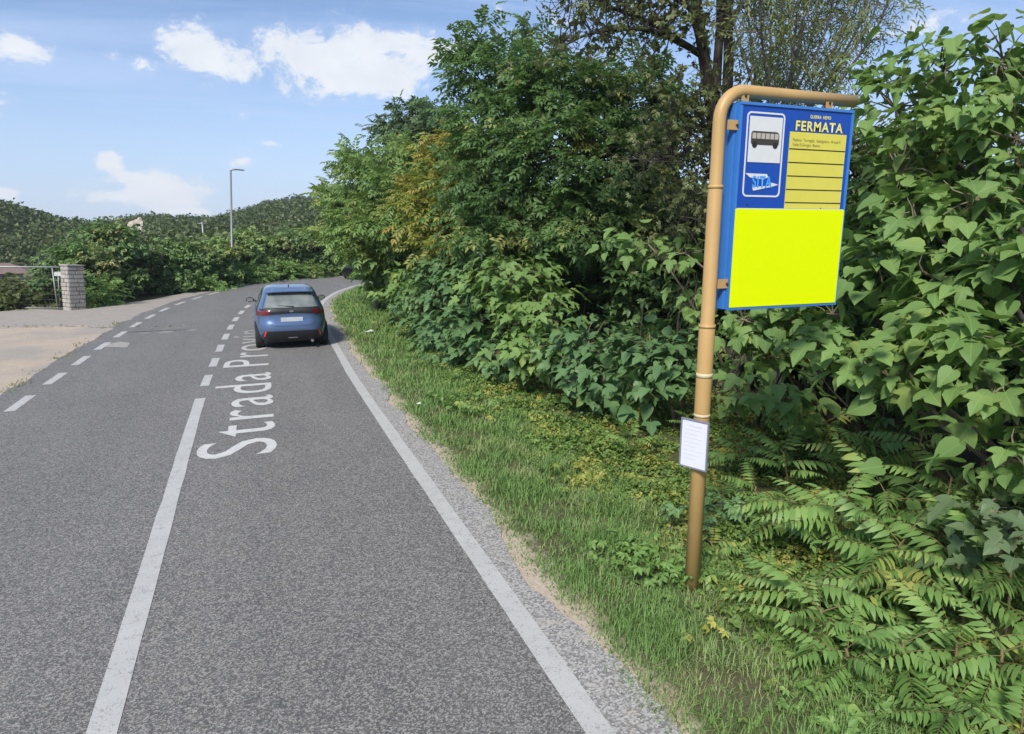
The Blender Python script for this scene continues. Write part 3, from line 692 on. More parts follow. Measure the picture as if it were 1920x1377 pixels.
def big_shrub(name, label, base, lobes, mat, size, dens, seed, kinds=(0, 1, 2, 3), group='large-leaved shrubs along the right verge', n_obj=290, clump=.34, per=7, tr=.03, down=.55, cat='shrub', inner=.25, tilt=.55):
    rs = np.random.default_rng(seed); base = np.array(base, float); root = tag(empty(name, tuple(base)), label, cat, group)
    P = []; Dn = []; tips = []
    for c, r in lobes:
        c = np.array(c); r = np.array(r); area = 4 * PI * ((r[0] * r[1]) ** 1.6 / 3 + (r[0] * r[2]) ** 1.6 / 1.5) ** (1 / 1.6)
        cp, cdn = ell_points(max(4, int(area * dens / per)), c, r * .93, rs, .60, 1.05, .2)
        for a, b in zip(cp, cdn):
            m = max(3, int(per * rs.uniform(.5, 1.6))); g = rs.normal(size=(m, 3)) * clump * np.array([1, 1, .45]) * .6; P.append(a + g); Dn.append(b[None] + g / clump * .8); tips.append(a)
        ip, idn = ell_points(int(area * dens * inner), c, r, rs, .1, .75); P.append(ip); Dn.append(idn)
    P = np.vstack(P); Dn = np.vstack(Dn); ok = (P[:, 2] > .08) & (P[:, 0] > 1.95); P = P[ok]; Dn = Dn[ok]; n = len(P)
    fw = Dn * np.array([1, 1, .3]) + rs.normal(size=(n, 3)) * .40; fw[:, 2] -= down * rs.uniform(.2, 1.2, n)
    up = np.array([0, 0, 1.0]) + Dn * tilt + rs.normal(size=(n, 3)) * .30
    R = orth(fw, up); s = size * rs.uniform(.55, 1.25, n); kind = np.array(kinds)[rs.integers(0, len(kinds), n)]
    cam_d = np.linalg.norm(P - np.array([0, 0, CAMH]), axis=1); order = np.argsort(cam_d / s * .5 + cam_d * rs.uniform(.8, 1.2, n))
    near = order[:n_obj]; rest = order[n_obj:]
    for i in near:
        o = bpy.data.objects.new('leaf', big_mesh(int(kind[i]), mat)); COL.objects.link(o); o.parent = root
        M = Matrix([[R[i, a, b] * s[i] for b in range(3)] + [P[i, a] - base[a]] for a in range(3)] + [[0, 0, 0, 1]]); o.matrix_basis = M
    if len(rest):
        Vs = []; Fs = []; Us = []; off_ = 0
        for k in sorted(set(kind[rest])):
            idx = rest[kind[rest] == k]; V, Fc, uv = BIG[k]; v, f = scatter(V, Fc, R[idx], s[idx], P[idx]); Vs.append(v); Fs.append(f + off_); Us.append(np.tile(uv, (len(idx), 1))); off_ += len(v)
        tag(link('foliage', np_mesh('foliage', np.vstack(Vs) - base, np.vstack(Fs), np.vstack(Us)), mat, root), kind='stuff')
    L = np.array([l[0] for l in lobes])
    for l in L:
        b0 = np.array([rs.normal() * .12, rs.normal() * .12, -.06]); tube('stem', M_TWIG if tr < .04 else M_BARK2, root, [tuple(q_) for q_ in bend(b0, l - base, 6, .06, rs, sag=.15)], [tr * (1.1 - .13 * i) for i in range(7)], 6)
    vs = []; fs = []; o = 0
    for i in rs.permutation(len(tips))[:220]:
        p = tips[i]; a = L[np.argmin(((L - p) ** 2).sum(1))]; v, f = tube_data(bend(a - base, p - base, 4, .07, rs), [.011, .010, .008, .006, .004], 4, False); vs += v; fs += [tuple(x + o for x in q_) for q_ in f]; o += len(v)
    tag(link('twigs', py_mesh('twigs', vs, fs), M_TWIG, root), kind='stuff'); return root
def gb(px, py, dx=0.4):
    p = G(px, py); return (p.x + dx, p.y, -.05)
big_shrub('shrub', 'bright green shrub at the far end of the verge beside the dark car', gb(705, 575), [LB(722, 520, 24, 42, 40), LB(745, 480, 23, 58, 48), LB(765, 545, 20, 48, 46), LB(700, 500, 25, 26, 30)], LM_MUL, .24, 34, 41, (2, 3, 4))
big_shrub('shrub', 'dark lobed-leaf shrub just right of the blue car', gb(775, 645), [LB(795, 585, 17.5, 52, 56), LB(825, 525, 17, 60, 55), LB(815, 630, 15.8, 46, 38)], LM_MULD, .20, 40, 42, (2, 3, 4))
big_shrub('shrub', 'low dark green shrub left of the pale drooping spray', gb(880, 690), [LB(870, 620, 14, 72, 62), LB(890, 540, 14.6, 62, 52), LB(930, 665, 12.8, 62, 38)], LM_MULD, .19, 42, 43, (0, 2, 3))
big_shrub('shrub', 'shrub with pale drooping spray in the middle of the hedge', gb(985, 705), [LB(965, 530, 13, 90, 52), LB(1010, 590, 12.4, 82, 56), LB(1000, 660, 11.8, 62, 46)], LM_MUL, .18, 42, 44, (2, 3, 4))
big_shrub('shrub', 'spreading lobed-leaf shrub left of the sign pole at knee height', gb(1110, 750), [LB(1095, 650, 11, 82, 58), LB(1150, 700, 10.3, 70, 56), LB(1080, 720, 10.4, 50, 32)], LM_MULD, .18, 42, 45, (0, 2, 3))
big_shrub('shrub', 'heart-leaved shrub close behind the small timetable plate', gb(1230, 800), [LB(1230, 660, 9.8, 70, 52), LB(1215, 735, 9.2, 56, 42), LB(1270, 700, 9.4, 50, 42)], LM_MULD, .18, 42, 46, (0, 1, 2))
big_shrub('shrub', 'bright leafy spray reaching left of the pole below the sign', gb(1290, 800, 1.2), [LB(1215, 458, 9.6, 70, 18), LB(1285, 475, 9.2, 48, 26), LB(1300, 560, 9.3, 36, 30)], LM_MUL, .17, 30, 47, (0, 2, 3), inner=.1)
big_shrub('shrub', 'broad-leaved shrub under the lower edge of the blue sign', gb(1440, 830, 1.4), [LB(1395, 600, 8.2, 72, 40), LB(1480, 600, 8.0, 72, 42), LB(1560, 590, 7.6, 52, 50), LB(1440, 670, 8, 70, 50), LB(1395, 730, 7.8, 60, 38), LB(1480, 745, 7.4, 60, 40)], LM_MUL, .17, 36, 48, (0, 2, 3))
MUL = 'paper mulberry thicket on the right'
big_shrub('mulberry_tree', 'tall mulberry whose crown meets the sky right of the sign', gb(1800, 1000, 3.2), [LB(1770, 130, 7.6, 130, 62), LB(1880, 110, 7.2, 90, 70), LB(1680, 205, 7.6, 85, 70), LB(1800, 245, 7, 115, 70), LB(1905, 260, 6.6, 90, 90), LB(1690, 320, 7.2, 82, 62), LB(2060, 180, 6.6, 110, 110)], LM_MUL, .145, 32, 51, (0, 1, 1, 2), group=MUL, tr=.05, cat='tree', tilt=.22, down=.4, clump=.30)
big_shrub('mulberry_tree', 'mulberry with heart-shaped leaves level with the yellow panel, right edge', gb(1790, 1050, 2.4), [LB(1720, 420, 6.6, 88, 62), LB(1830, 380, 6.2, 90, 60), LB(1650, 500, 6.6, 56, 60), LB(1760, 520, 6.0, 100, 62), LB(1880, 500, 5.6, 90, 74), LB(2040, 480, 5.2, 120, 130)], LM_MUL, .165, 38, 52, (0, 1, 0, 3), group=MUL, tr=.045, cat='tree', tilt=.35, down=.45, clump=.30)
big_shrub('mulberry_tree', 'mulberry branch of lobed leaves arching left below the sign corner', gb(1760, 1100, 2.0), [LB(1530, 655, 6.2, 66, 36), LB(1610, 665, 5.9, 80, 46), LB(1700, 690, 5.5, 90, 56), LB(1800, 640, 5.4, 100, 56), LB(1740, 590, 5.8, 100, 36)], LM_MUL, .185, 38, 53, (0, 2, 3, 4), group=MUL, tr=.035, cat='tree')
big_shrub('mulberry_tree', 'nearest mulberry with pale pointed leaves at the right border', gb(1960, 1150, 1.2), [LB(1860, 740, 4.9, 80, 60), LB(1900, 850, 4.5, 76, 56), LB(1960, 680, 4.7, 80, 90), LB(2060, 850, 4.3, 110, 170)], LM_MUL, .175, 42, 54, (0, 2, 3, 4), group=MUL, tr=.035, cat='tree')
big_shrub('shrub', 'low bluish-green lobed shrub near the lower right corner', gb(1930, 1200, .8), [LB(1850, 960, 4.45, 62, 36), LB(1905, 1010, 4.2, 62, 56), LB(1990, 1040, 4.0, 70, 80)], LM_GLAU, .125, 60, 55, (3, 4, 2), tr=.02)

# ---------------------------------------------------------------- young tree-of-heaven plants: compound leaves
M_RACH = plain('reddish_leafstalk', (.15, .12, .05), .7, var=.25)
def frond_mesh(seed, n=11):
    r = random.Random(seed); parts = []; curve = r.uniform(.25, .55); sw = r.uniform(-.15, .15)
    lf = ([(0, 0, 0), (-.15, .22, .04), (.15, .22, .04), (-.12, .6, .02), (.12, .6, .02), (0, 1.0, -.12)], [(0, 2, 1), (1, 2, 4), (1, 4, 3), (3, 4, 5)])
    for k in range(n):
        t = .16 + .80 * k / (n - 1); y = t; z = .14 * t - curve * t * t; x = sw * t * t
        s = .27 * math.sin(PI * min(1, .18 + t * .80)) ** .6 * r.uniform(.85, 1.1)
        for sg in (-1, 1):
            if r.random() < .04: continue
            put(parts, (x, y + sg * .008, z), sg * (1.28 - .38 * t + r.uniform(-.10, .10)), -.42 + r.uniform(-.25, .16) - .3 * t, s, lf)
    put(parts, (sw, .97, .14 - curve), sw, -.5, .17, lf)
    V, Fc = join_np(parts); nl = len(Fc)
    tv, tf = tube_data([(sw * t * t, t, .14 * t - curve * t * t - .004) for t in (0, .25, .5, .75, 1.0)], [.011, .009, .007, .005, .003], 3, False)
    tf3 = [(a, b, c) for (a, b, c, d) in tf] + [(a, c, d) for (a, b, c, d) in tf]
    Fc = np.vstack([Fc, np.array(tf3) + len(V)]); V = np.vstack([V, np.array([tuple(q_) for q_ in tv])])
    me = np_mesh('frond', V, Fc); me.materials.append(LM_FROND); me.materials.append(M_RACH)
    mi = np.zeros(len(Fc), dtype=np.int32); mi[nl:] = 1; me.polygons.foreach_set('material_index', mi); me.update(); return me
FR = [frond_mesh(k, 10 + k % 4) for k in range(7)]
spots = []
rs = np.random.default_rng(77)
for (px, py, h, L, n) in [(1405, 905, .40, .50, 7), (1475, 975, .55, .56, 8), (1560, 1010, .70, .62, 9), (1650, 1000, .75, .62, 9), (1745, 1000, .95, .66, 9), (1430, 1060, .25, .40, 6), (1530, 1110, .42, .52, 8), (1625, 1120, .52, .58, 8), (1720, 1120, .55, .60, 9),
                          (1810, 1120, .62, .60, 8), (1600, 1215, .34, .46, 7), (1690, 1230, .38, .50, 8), (1785, 1235, .42, .54, 8), (1870, 1250, .48, .56, 8), (1750, 1320, .28, .44, 7), (1845, 1345, .30, .46, 7), (1925, 1380, .32, .48, 7), (1345, 985, .22, .36, 5), (1480, 870, .60, .52, 8), (1590, 890, .85, .60, 8), (1690, 900, 1.0, .62, 8), (1390, 830, .45, .46, 7), (1180, 800, .40, .42, 6), (1330, 1040, .14, .30, 5), (1880, 1160, .70, .58, 8), (1425, 760, .55, .5, 8), (1500, 790, .7, .55, 8), (1360, 900, .3, .42, 7), (1545, 830, .75, .55, 8), (1640, 820, .9, .6, 8), (1300, 760, .4, .4, 6), (1440, 950, .35, .5, 7), (1665, 1060, .6, .6, 9), (1560, 1170, .4, .5, 8)]:
    spots.append((px, py + 60, h, L, n))
where = ['beside the sign pole', 'in the middle of the fern-like plants', 'in front of the mulberry leaves', 'along the lower right bank']
wrd = ['first', 'second', 'third', 'fourth', 'fifth', 'sixth', 'seventh', 'eighth', 'ninth', 'tenth', 'eleventh', 'twelfth', 'thirteenth', 'fourteenth', 'fifteenth', 'sixteenth', 'seventeenth', 'eighteenth', 'nineteenth', 'twentieth', 'twenty-first', 'twenty-second', 'twenty-third', 'twenty-fourth', 'twenty-fifth', 'twenty-sixth', 'twenty-seventh', 'twenty-eighth', 'twenty-ninth', 'thirtieth', 'thirty-first', 'thirty-second', 'thirty-third', 'thirty-fourth', 'thirty-fifth']
rank = {i: k for k, i in enumerate(sorted(range(len(spots)), key=lambda i: spots[i][0]))}
for i, (px, py, h, L, n) in enumerate(spots):
    p = G(px, py); z0 = -.08
    root = tag(empty('seedling_tree', (p.x, p.y, z0)), f'young fern-leaved tree seedling on the bank, {wrd[rank[i]]} from the left', 'seedling', 'fern-leaved seedlings on the bank')
    top = Vector((rs.normal() * .06, rs.normal() * .06, h)); tube('stem', M_RACH, root, [(0, 0, -.03), tuple(top * .5 + Vector((.02, 0, 0))), tuple(top)], [.013, .011, .008], 6)
    a0 = rs.uniform(0, 6.28)
    for k in range(n):
        a = a0 + k * 2.399 + rs.uniform(-.3, .3); t = .55 + .45 * (k + 1) / n; el_ = rs.uniform(.05, .65) * (1.0 if k < n - 2 else 1.5)
        d = np.array([[math.cos(a) * math.cos(el_), math.sin(a) * math.cos(el_), math.sin(el_)]]); R = orth(d, np.array([[0, 0, 1.0]]) + rs.normal(size=(1, 3)) * .12)[0]; s = L * rs.uniform(.75, 1.2)
        o = bpy.data.objects.new('frond', FR[int(rs.integers(0, len(FR)))]); COL.objects.link(o); o.parent = root
        o.matrix_basis = Matrix([[R[q_, b] * s for b in range(3)] + [top[q_] * t] for q_ in range(3)] + [[0, 0, 0, 1]])

# ---------------------------------------------------------------- grass, ivy
def near_dens(y): return np.interp(y, [0, 4, 8, 14, 22, 36], [1.0, 1.0, .62, .34, .20, .12])
def grass():
    rs = np.random.default_rng(3); P = []; Sz = []
    n = 400000; y = rs.uniform(-1, 40, n); keep = rs.random(n) < near_dens(y) * 1.0; y = y[keep]
    d = rs.beta(1.3, 1.5, len(y)) * np.interp(y, [0, 6, 12, 16, 22, 36], [1.9, 1.9, 2.4, 2.9, 2.8, 2.6]) + .08
    d += .10 * np.sin(y * 3.3) + .06 * np.sin(y * 8.1 + 1)
    ss = np.interp(y, CLr[:140, 1], S_[:140])
    XY = np.array([off(a, LW + .18 + b) for a, b in zip(ss, d)])
    # tufts: thin out where a coarse pattern is low
    tuft = .5 + .5 * np.sin(XY[:, 0] * 5.1 + 1.3 * np.sin(XY[:, 1] * 2.2)) * np.sin(XY[:, 1] * 4.3 + XY[:, 0] * 1.7)
    k = (rs.random(len(y)) < .30 + .70 * tuft) & (rs.random(len(y)) < np.clip((d - .06) * 4.0, .08, 1))
    XY = XY[k]; d = d[k]; y = y[k]; tuft = tuft[k]
    z = verge_z(XY[:, 0], XY[:, 1], d) - .01; P = np.column_stack([XY, z])
    # each blade: 5 vertices bent over
    n = len(P); h = (.04 + .13 * rs.random(n) ** 1.5 * (.45 + .75 * tuft)) * np.interp(d, [.12, .4, 1.0], [.45, .85, 1.1]) * np.interp(y, [0, 10, 36], [1, 1.05, 1.7]); wd = rs.uniform(.0016, .0036, n) * np.interp(y, [0, 4, 10, 20, 36], [1.0, 1.2, 1.9, 3.2, 5.5])
    a = rs.uniform(0, 2 * PI, n); lean = rs.uniform(.3, 1.25, n)
    dx = np.column_stack([np.cos(a), np.sin(a), np.zeros(n)]); sx = np.column_stack([-np.sin(a), np.cos(a), np.zeros(n)]); up = np.array([0, 0, 1.0])
    v0 = P - sx * wd[:, None]; v1 = P + sx * wd[:, None]; m = P + up * (h * .6)[:, None] + dx * (h * lean * .28)[:, None]
    v2 = m - sx * (wd * .75)[:, None]; v3 = m + sx * (wd * .75)[:, None]; v4 = P + up * (h * (1 - .25 * lean))[:, None] + dx * (h * lean * .85)[:, None]
    V = np.stack([v0, v1, v2, v3, v4], 1).reshape(-1, 3); tf = np.array([(0, 1, 3), (0, 3, 2), (2, 3, 4)])
    Fc = (tf[None] + (np.arange(n) * 5)[:, None, None]).reshape(-1, 3)
    tag(link('grass', np_mesh('grass', V, Fc), LM_GRASS), 'green roadside grass along the right edge of the road', 'grass', kind='stuff')
grass()
def ivy():
    rs = np.random.default_rng(4); n = 230000; y = rs.uniform(.5, 24, n); y = y[rs.random(n) < near_dens(y)]
    d = 1.15 + rs.beta(1.2, 1.3, len(y)) * 4.6 + .2 * np.sin(y * 2.1); ss = np.interp(y, CLr[:140, 1], S_[:140]); XY = np.array([off(a, LW + .18 + b) for a, b in zip(ss, d)])
    tuft = .5 + .5 * np.sin(XY[:, 0] * 3.7 + 1.9 * np.sin(XY[:, 1] * 1.6)) * np.sin(XY[:, 1] * 3.1 + XY[:, 0] * 2.3)
    k = (rs.random(len(y)) < .45 + .55 * tuft) & (rs.random(len(y)) < np.clip((d - 1.0) * 1.6, 0, 1)); XY = XY[k]; d = d[k]; tuft = tuft[k]; y = y[k]
    z = verge_z(XY[:, 0], XY[:, 1], d) + rs.random(len(d)) * (.03 + .20 * tuft * smooth(1.2, 2.2, d)); P = np.column_stack([XY, z]); n = len(P)
    fw = rs.normal(size=(n, 3)) * np.array([1, 1, .35]); fw[:, 2] -= .15; R = orth(fw, np.array([0, 0, 1.0]) + rs.normal(size=(n, 3)) * .4)
    s = rs.uniform(.028, .06, n) * np.interp(y, [0, 5, 12, 24], [1, 1.15, 1.7, 2.6]); parts = []
    wh = rs.integers(0, 3, n); T = [palm(3, .30, 8), palm(3, .36, 9), (np.array(leaflet(.4)[0]), np.array(leaflet(.4)[1]))]
    for k in range(3): m = wh == k; parts.append(scatter(*T[k], R[m], s[m], P[m]))
    tag(link('ground_ivy', np_mesh('ground_ivy', *join_np(parts)), LM_IVY), 'low leafy ground cover between the grass and the shrubs', 'ground cover', kind='stuff')
ivy()
def dry_litter():
    rs = np.random.default_rng(14); vs = []; fs = []; o = 0
    for k in range(170):
        y = rs.uniform(1.5, 13); d = rs.uniform(.5, 3.6); p = off(s_at_y(y), LW + .18 + d); a = np.array([p[0], p[1], float(verge_z(p[0], p[1], d)) + .03]); an = rs.uniform(0, 6.28); L = rs.uniform(.1, .45)
        e = a + np.array([math.cos(an) * L, math.sin(an) * L, rs.uniform(-.01, .12)]); v, f = tube_data(bend(a, e, 3, .1, rs), [.003, .003, .0025, .0015], 4, False); vs += v; fs += [tuple(x + o for x in q_) for q_ in f]; o += len(v)
    tag(link('dry_stalks', py_mesh('dry_stalks', vs, fs), M_TWIG), 'thin dry stalks lying in the verge grass', 'stalks', kind='stuff')
dry_litter()
P_, fw_, rs_ = seam_weeds(); V, Fc = scatter(np.array(leaflet(.10)[0]), np.array(leaflet(.10)[1]), orth(fw_, rs_.normal(size=P_.shape)), rs_.uniform(.04, .10, len(P_)), P_)
tag(link('edge_weeds', np_mesh('edge_weeds', V, Fc), LM_IVY), 'sparse weeds along the left asphalt edge and the lay-by seam', 'weeds', kind='stuff')
def weed_patch(px, py, n, sz, label, mat, seed, hh=.22, spread=.22):
    rs = np.random.default_rng(seed); c = G(px, py); root = tag(empty('weed', (c.x, c.y, 0)), label, 'weed', 'weeds on the verge'); P = rs.normal(size=(n, 3)) * np.array([spread, spread, 0]); P[:, 2] = rs.random(n) * hh
    fw = P * np.array([1, 1, 0]) + rs.normal(size=(n, 3)) * .25; fw[:, 2] -= .1; R = orth(fw, np.array([0, 0, 1.0]) + rs.normal(size=(n, 3)) * .3); V, Fc = scatter(*T_PALM[seed % 3], R, rs.uniform(.7, 1.3, n) * sz, P)
    tag(link('foliage', np_mesh('foliage', V, Fc), mat, root), kind='stuff')
    vs = []; fs = []; o = 0
    for k in range(0, n, 3):
        v, f = tube_data([(P[k, 0] * .4, P[k, 1] * .4, -.02), tuple(P[k])], [.004, .002], 3, False); vs += v; fs += [tuple(x + o for x in q_) for q_ in f]; o += len(v)
    link('stem', py_mesh('stem', vs, fs), M_TWIG, root)
weed_patch(1255, 1085, 120, .085, 'lime green weed clump at the foot of the sign pole', LM_FROND, 61, .20, .20)
weed_patch(1165, 1045, 80, .075, 'small bright weed left of the pole foot', LM_FROND, 62, .16, .16)
weed_patch(1100, 900, 110, .08, 'pale green weed clump in the grass below the hedge', LM_IVY, 63, .16, .25)
weed_patch(1030, 830, 90, .08, 'yellowish weed clump where grass meets ground cover', LM_FROND, 64, .14, .22)
weed_patch(880, 770, 120, .10, 'bright green tall weeds nearest the dark shrubs', LM_FROND, 65, .25, .30)
weed_patch(1420, 1190, 120, .07, 'feathery green weed right of the pole foot', LM_IVY, 66, .16, .24)
weed_patch(1560, 1330, 120, .07, 'yellow-green weed clump at the bottom edge of the photo', LM_FROND, 67, .14, .22)
weed_patch(1340, 1000, 120, .09, 'deep green weed clump just right of the pole', LM_MULD, 68, .35, .2)

# ================================================================= bus stop sign
M_BLUE = plain('sign_blue', (.008, .062, .36), .35, var=.10, scale=6); M_BLUE2 = plain('cabinet_blue', (.045, .185, .52), .4, var=.10, scale=8)
M_WHITE = plain('sign_white', (.62, .63, .63), .5, var=.06); M_YLIST = plain('list_yellow', (.62, .56, .085), .5, var=.07, scale=9); M_YPANEL = plain('panel_yellow', (.68, .80, 0.0), .6, spec=.1, var=0.0)
M_YTEXT = plain('letter_yellow', (.74, .66, .17), .5, var=.05); M_BLACK = plain('print_black', (.018, .018, .016), .6, var=.2); M_GREYTXT = plain('print_grey', (.17, .15, .05), .6); M_LBLUE = plain('logo_blue', (.06, .30, .72), .5, var=.05)
M_OCH = plain('bracket_ochre', (.42, .27, .11), .5, var=.15); M_BOLT = plain('bolt', (.06, .05, .04), .5, .6); M_BUS = plain('bus_dark', (.045, .042, .036), .6); M_BUSW = plain('bus_window', (.42, .38, .33), .5)
PX, PY, FY = 3.145, 4.10, 4.035            # pole foot, front plane of the cabinet
def BP(px, py, dy=0.0):                    # pixel -> point on the sign's front plane
    X, Y, u, f_ = ray(px, py); t = (FY + dy) / Y; return Vector((X * t, FY + dy, CAMH + u * t))
stop = tag(empty('bus_stop_sign', (0, 0, 0)), 'ochre pole with blue and yellow bus stop cabinet on the verge', 'bus stop')
def tap(zr): return zr
pole_path = [(PX, PY, -.25), (PX, PY, 2.19), (PX, PY, 2.215), (PX, PY, 3.20), (PX, PY, 3.225), (PX, PY, 3.64)]
pole_r = [.060, .060, .052, .052, .046, .046]
for k in range(1, 9):
    a = PI / 2 * k / 8; pole_path.append((PX + .20 * (1 - math.cos(a)), PY, 3.66 + .20 * math.sin(a))); pole_r.append(.046)
pole_path += [(PX + .6, PY, 3.86), (PX + 1.235, PY, 3.86)]; pole_r += [.044, .044]
tube('pole', M_POLE, stop, pole_path, pole_r, 20)
tube('collar', M_POLE, stop, [(PX, PY, 2.18), (PX, PY, 2.205)], [.0625, .0625], 20); tube('collar', M_POLE, stop, [(PX, PY, 3.188), (PX, PY, 3.212)], [.0545, .0545], 20)
M_BAND = plain('pale_tape', (.55, .45, .28), .6, var=.2, scale=40)
tube('band', M_BAND, stop, [(PX, PY, 1.80), (PX, PY, 1.835)], [.0615, .0615], 20); tube('band', M_BAND, stop, [(PX, PY, 1.49), (PX, PY, 1.515)], [.0615, .0615], 20)
TL, TR, BL, BR = BP(1388, 189), BP(1600, 209), BP(1362, 577), BP(1565, 577)
x0 = (TL.x + BL.x) / 2; x1 = (TR.x + BR.x) / 2; z1 = (TL.z + TR.z) / 2; z0 = (BL.z + BR.z) / 2
cab = box('cabinet', M_BLUE2, stop, (x0, FY, z0), (x1, FY + .13, z1), .006)
fr = .022
for nm, lo, hi in (('frame', (x0, FY - .014, z1 - fr), (x1, FY - .001, z1)), ('frame', (x0, FY - .014, z0), (x1, FY - .001, z0 + fr)), ('frame', (x0, FY - .0135, z0 + fr + .001), (x0 + fr, FY - .001, z1 - fr - .001)), ('frame', (x1 - fr, FY - .0135, z0 + fr + .001), (x1, FY - .001, z1 - fr - .001))):
    box(nm, M_BLUE2, cab, lo, hi, .003)
box('side_rail', M_BLUE2, cab, (x0 - .045, FY + .085, z0 + .004), (x0 - .001, FY + .125, z1 - .01), .004); box('side_rail', M_BLUE2, cab, (x0 - .022, FY + .02, z0 + .006), (x0 - .001, FY + .075, z1 - .012), .004)
zsplit = (BP(1373, 388).z + BP(1575, 396).z) / 2
def plate(name, mat, a, b, c, d, dy, parent=stop, th=.003): return poly(name, mat, parent, [a, b, c, d], th, Vector((0, -1, 0)))
def rect(name, mat, xa, xb, za, zb, y, parent=stop, th=.003): return poly(name, mat, parent, [(xa, y, za), (xb, y, za), (xb, y, zb), (xa, y, zb)], th)
Y0 = FY - .0015
rect('blue_panel', M_BLUE, x0 + fr + .001, x1 - fr - .001, zsplit + .002, z1 - fr - .001, Y0)
def bx_(px, py): p = BP(px, py); return p.x, p.z
# white outlined field
xa, za = bx_(1390, 369); xb, zb = bx_(1472, 214)
def ring_pts(xa, xb, za, zb, r, n=6):
    out = []
    for cx_, cz_, a0 in ((xb - r, zb - r, 0), (xa + r, zb - r, PI / 2), (xa + r, za + r, PI), (xb - r, za + r, 3 * PI / 2)):
        for k in range(n + 1): a = a0 + PI / 2 * k / n; out.append((cx_ + r * math.cos(a), cz_ + r * math.sin(a)))
    return out
ro = ring_pts(xa, xb, za, zb, .035); ri = ring_pts(xa + .012, xb - .012, za + .012, zb - .012, .025); k = len(ro)
V = [(x, Y0 - .0035, z) for x, z in ro] + [(x, Y0 - .0035, z) for x, z in ri] + [(x, Y0 - .006, z) for x, z in ro] + [(x, Y0 - .006, z) for x, z in ri]
Fc = []
for i in range(k):
    j = (i + 1) % k; Fc += [(2 * k + i, 3 * k + i, 3 * k + j, 2 * k + j), (i, 2 * k + i, 2 * k + j, j), (k + i, k + j, 3 * k + j, 3 * k + i)]
link('white_outline', py_mesh('white_outline', V, Fc), M_WHITE, stop)
wa, wza = bx_(1400, 304); wb, wzb = bx_(1467, 222); rect('white_square', M_WHITE, wa, wb, wza, wzb, Y0 - .0035)
# bus pictogram
ya = Y0 - .0068; b0, bz0 = bx_(1406, 271); b1, bz1 = bx_(1460, 249)
H_ = bz1 - bz0; L_ = b1 - b0
pic = poly('bus_pictogram', M_BUS, stop, [(b0 + x * L_, ya, bz0 + z * H_) for x, z in ((0, .12), (.04, 0), (.97, 0), (1, .1), (1, .8), (.96, .95), (.9, 1), (.06, 1), (.01, .93), (0, .8))], .002)
for k in range(6): rect('window', M_BUSW, b0 + L_ * (.035 + .16 * k), b0 + L_ * (.165 + .16 * k), bz0 + H_ * .44, bz0 + H_ * .86, ya - .0022, pic, .0012)
for cxx in (.13, .87):
    poly('wheel', M_BLACK, pic, [(b0 + L_ * cxx + .022 * math.cos(t), ya - .0022, bz0 + .022 * math.sin(t)) for t in np.linspace(0, 2 * PI, 17)[:-1]], .0012)
# operator logo: white flash with blue letters
def lg(px, py): x, z = bx_(px, py); return (x, Y0 - .0035, z)
poly('logo_flash', M_WHITE, stop, [lg(1396, 325), lg(1437, 327), lg(1439, 333), lg(1430, 337), lg(1412, 334), lg(1405, 333)][::-1], .002)
poly('logo_flash', M_WHITE, stop, [lg(1409, 351), lg(1440, 349), lg(1446, 343), lg(1458, 347), lg(1446, 350.5), lg(1411, 358)][::-1], .002)
def board_text(name, s, mat, xa, xb, za, zb, y, bold=0.0, shear=0.0, parent=stop, spacing=1.0):
    me, co = text_mesh(s, 1.0, bold, 0.0, spacing); fit(me, co, lambda u, v, c: (xa + (xb - xa) * u + shear * (v - .5), y, za + (zb - za) * v)); return link(name, me, mat, parent)
la, lz = bx_(1408, 352); lb, lz2 = bx_(1447, 331); board_text('lettering', 'SITA', M_LBLUE, la, lb, lz, lz2, Y0 - .0068, .035, spacing=1.1)
fa, fz = bx_(1490, 245); fz2 = bx_(1490, 225)[1]; fb = bx_(1579, 240)[0]
board_text('lettering', 'FERMATA', M_YTEXT, fa, fb, fz, fz2 - .004, Y0 - .0062, .028, spacing=1.16); board_text('lettering_outline', 'FERMATA', M_BLACK, fa - .004, fb + .006, fz - .006, fz2 - .001, Y0 - .0048, .042, spacing=1.16)
ta, tz = bx_(1518, 222.5); tz2 = bx_(1518, 216)[1]; tb = bx_(1557, 222)[0]; board_text('lettering', 'GUERRA  HEMO', M_YTEXT, ta, tb, tz, tz2, Y0 - .0048, .02)
# list of destinations
ya_, yza = bx_(1469, 388); yb_, yzb = bx_(1586, 254); yb_ = min(yb_, x1 - fr - .002)
lst = rect('route_list', M_YLIST, ya_, yb_, zsplit + .003, yzb, Y0 - .0035)
board_text('lettering', 'Padova  Torreglia  Galzignano  Arquà P.', M_GREYTXT, ya_ + .03, yb_ - .05, yzb - .072, yzb - .045, Y0 - .0075, .008, parent=lst)
board_text('lettering', 'Valle S.Giorgio  Baone', M_GREYTXT, ya_ + .03, ya_ + .29, yzb - .105, yzb - .078, Y0 - .0075, .008, parent=lst)
for py in (279, 304.5, 330, 355.5, 380):
    z = bx_(1472, py)[1]; rect('divider', M_BLACK, ya_ + .002, yb_ - .002, z - .0035, z + .0035, Y0 - .0072, lst, .0012)
rect('yellow_panel', M_YPANEL, x0 + .008, x1 - fr + .004, z0 + .022, zsplit - .004, FY - .0155)
rect('strip', M_WHITE, x0 + fr, x1 - fr, zsplit - .0035, zsplit + .0015, FY - .0105)
for px, py in ((1400, 384), (1537, 391)):
    x, z = bx_(px, py); tube('rivet', M_BOLT, stop, [(x, Y0 - .003, z), (x, Y0 - .009, z)], [.006, .004], 8)
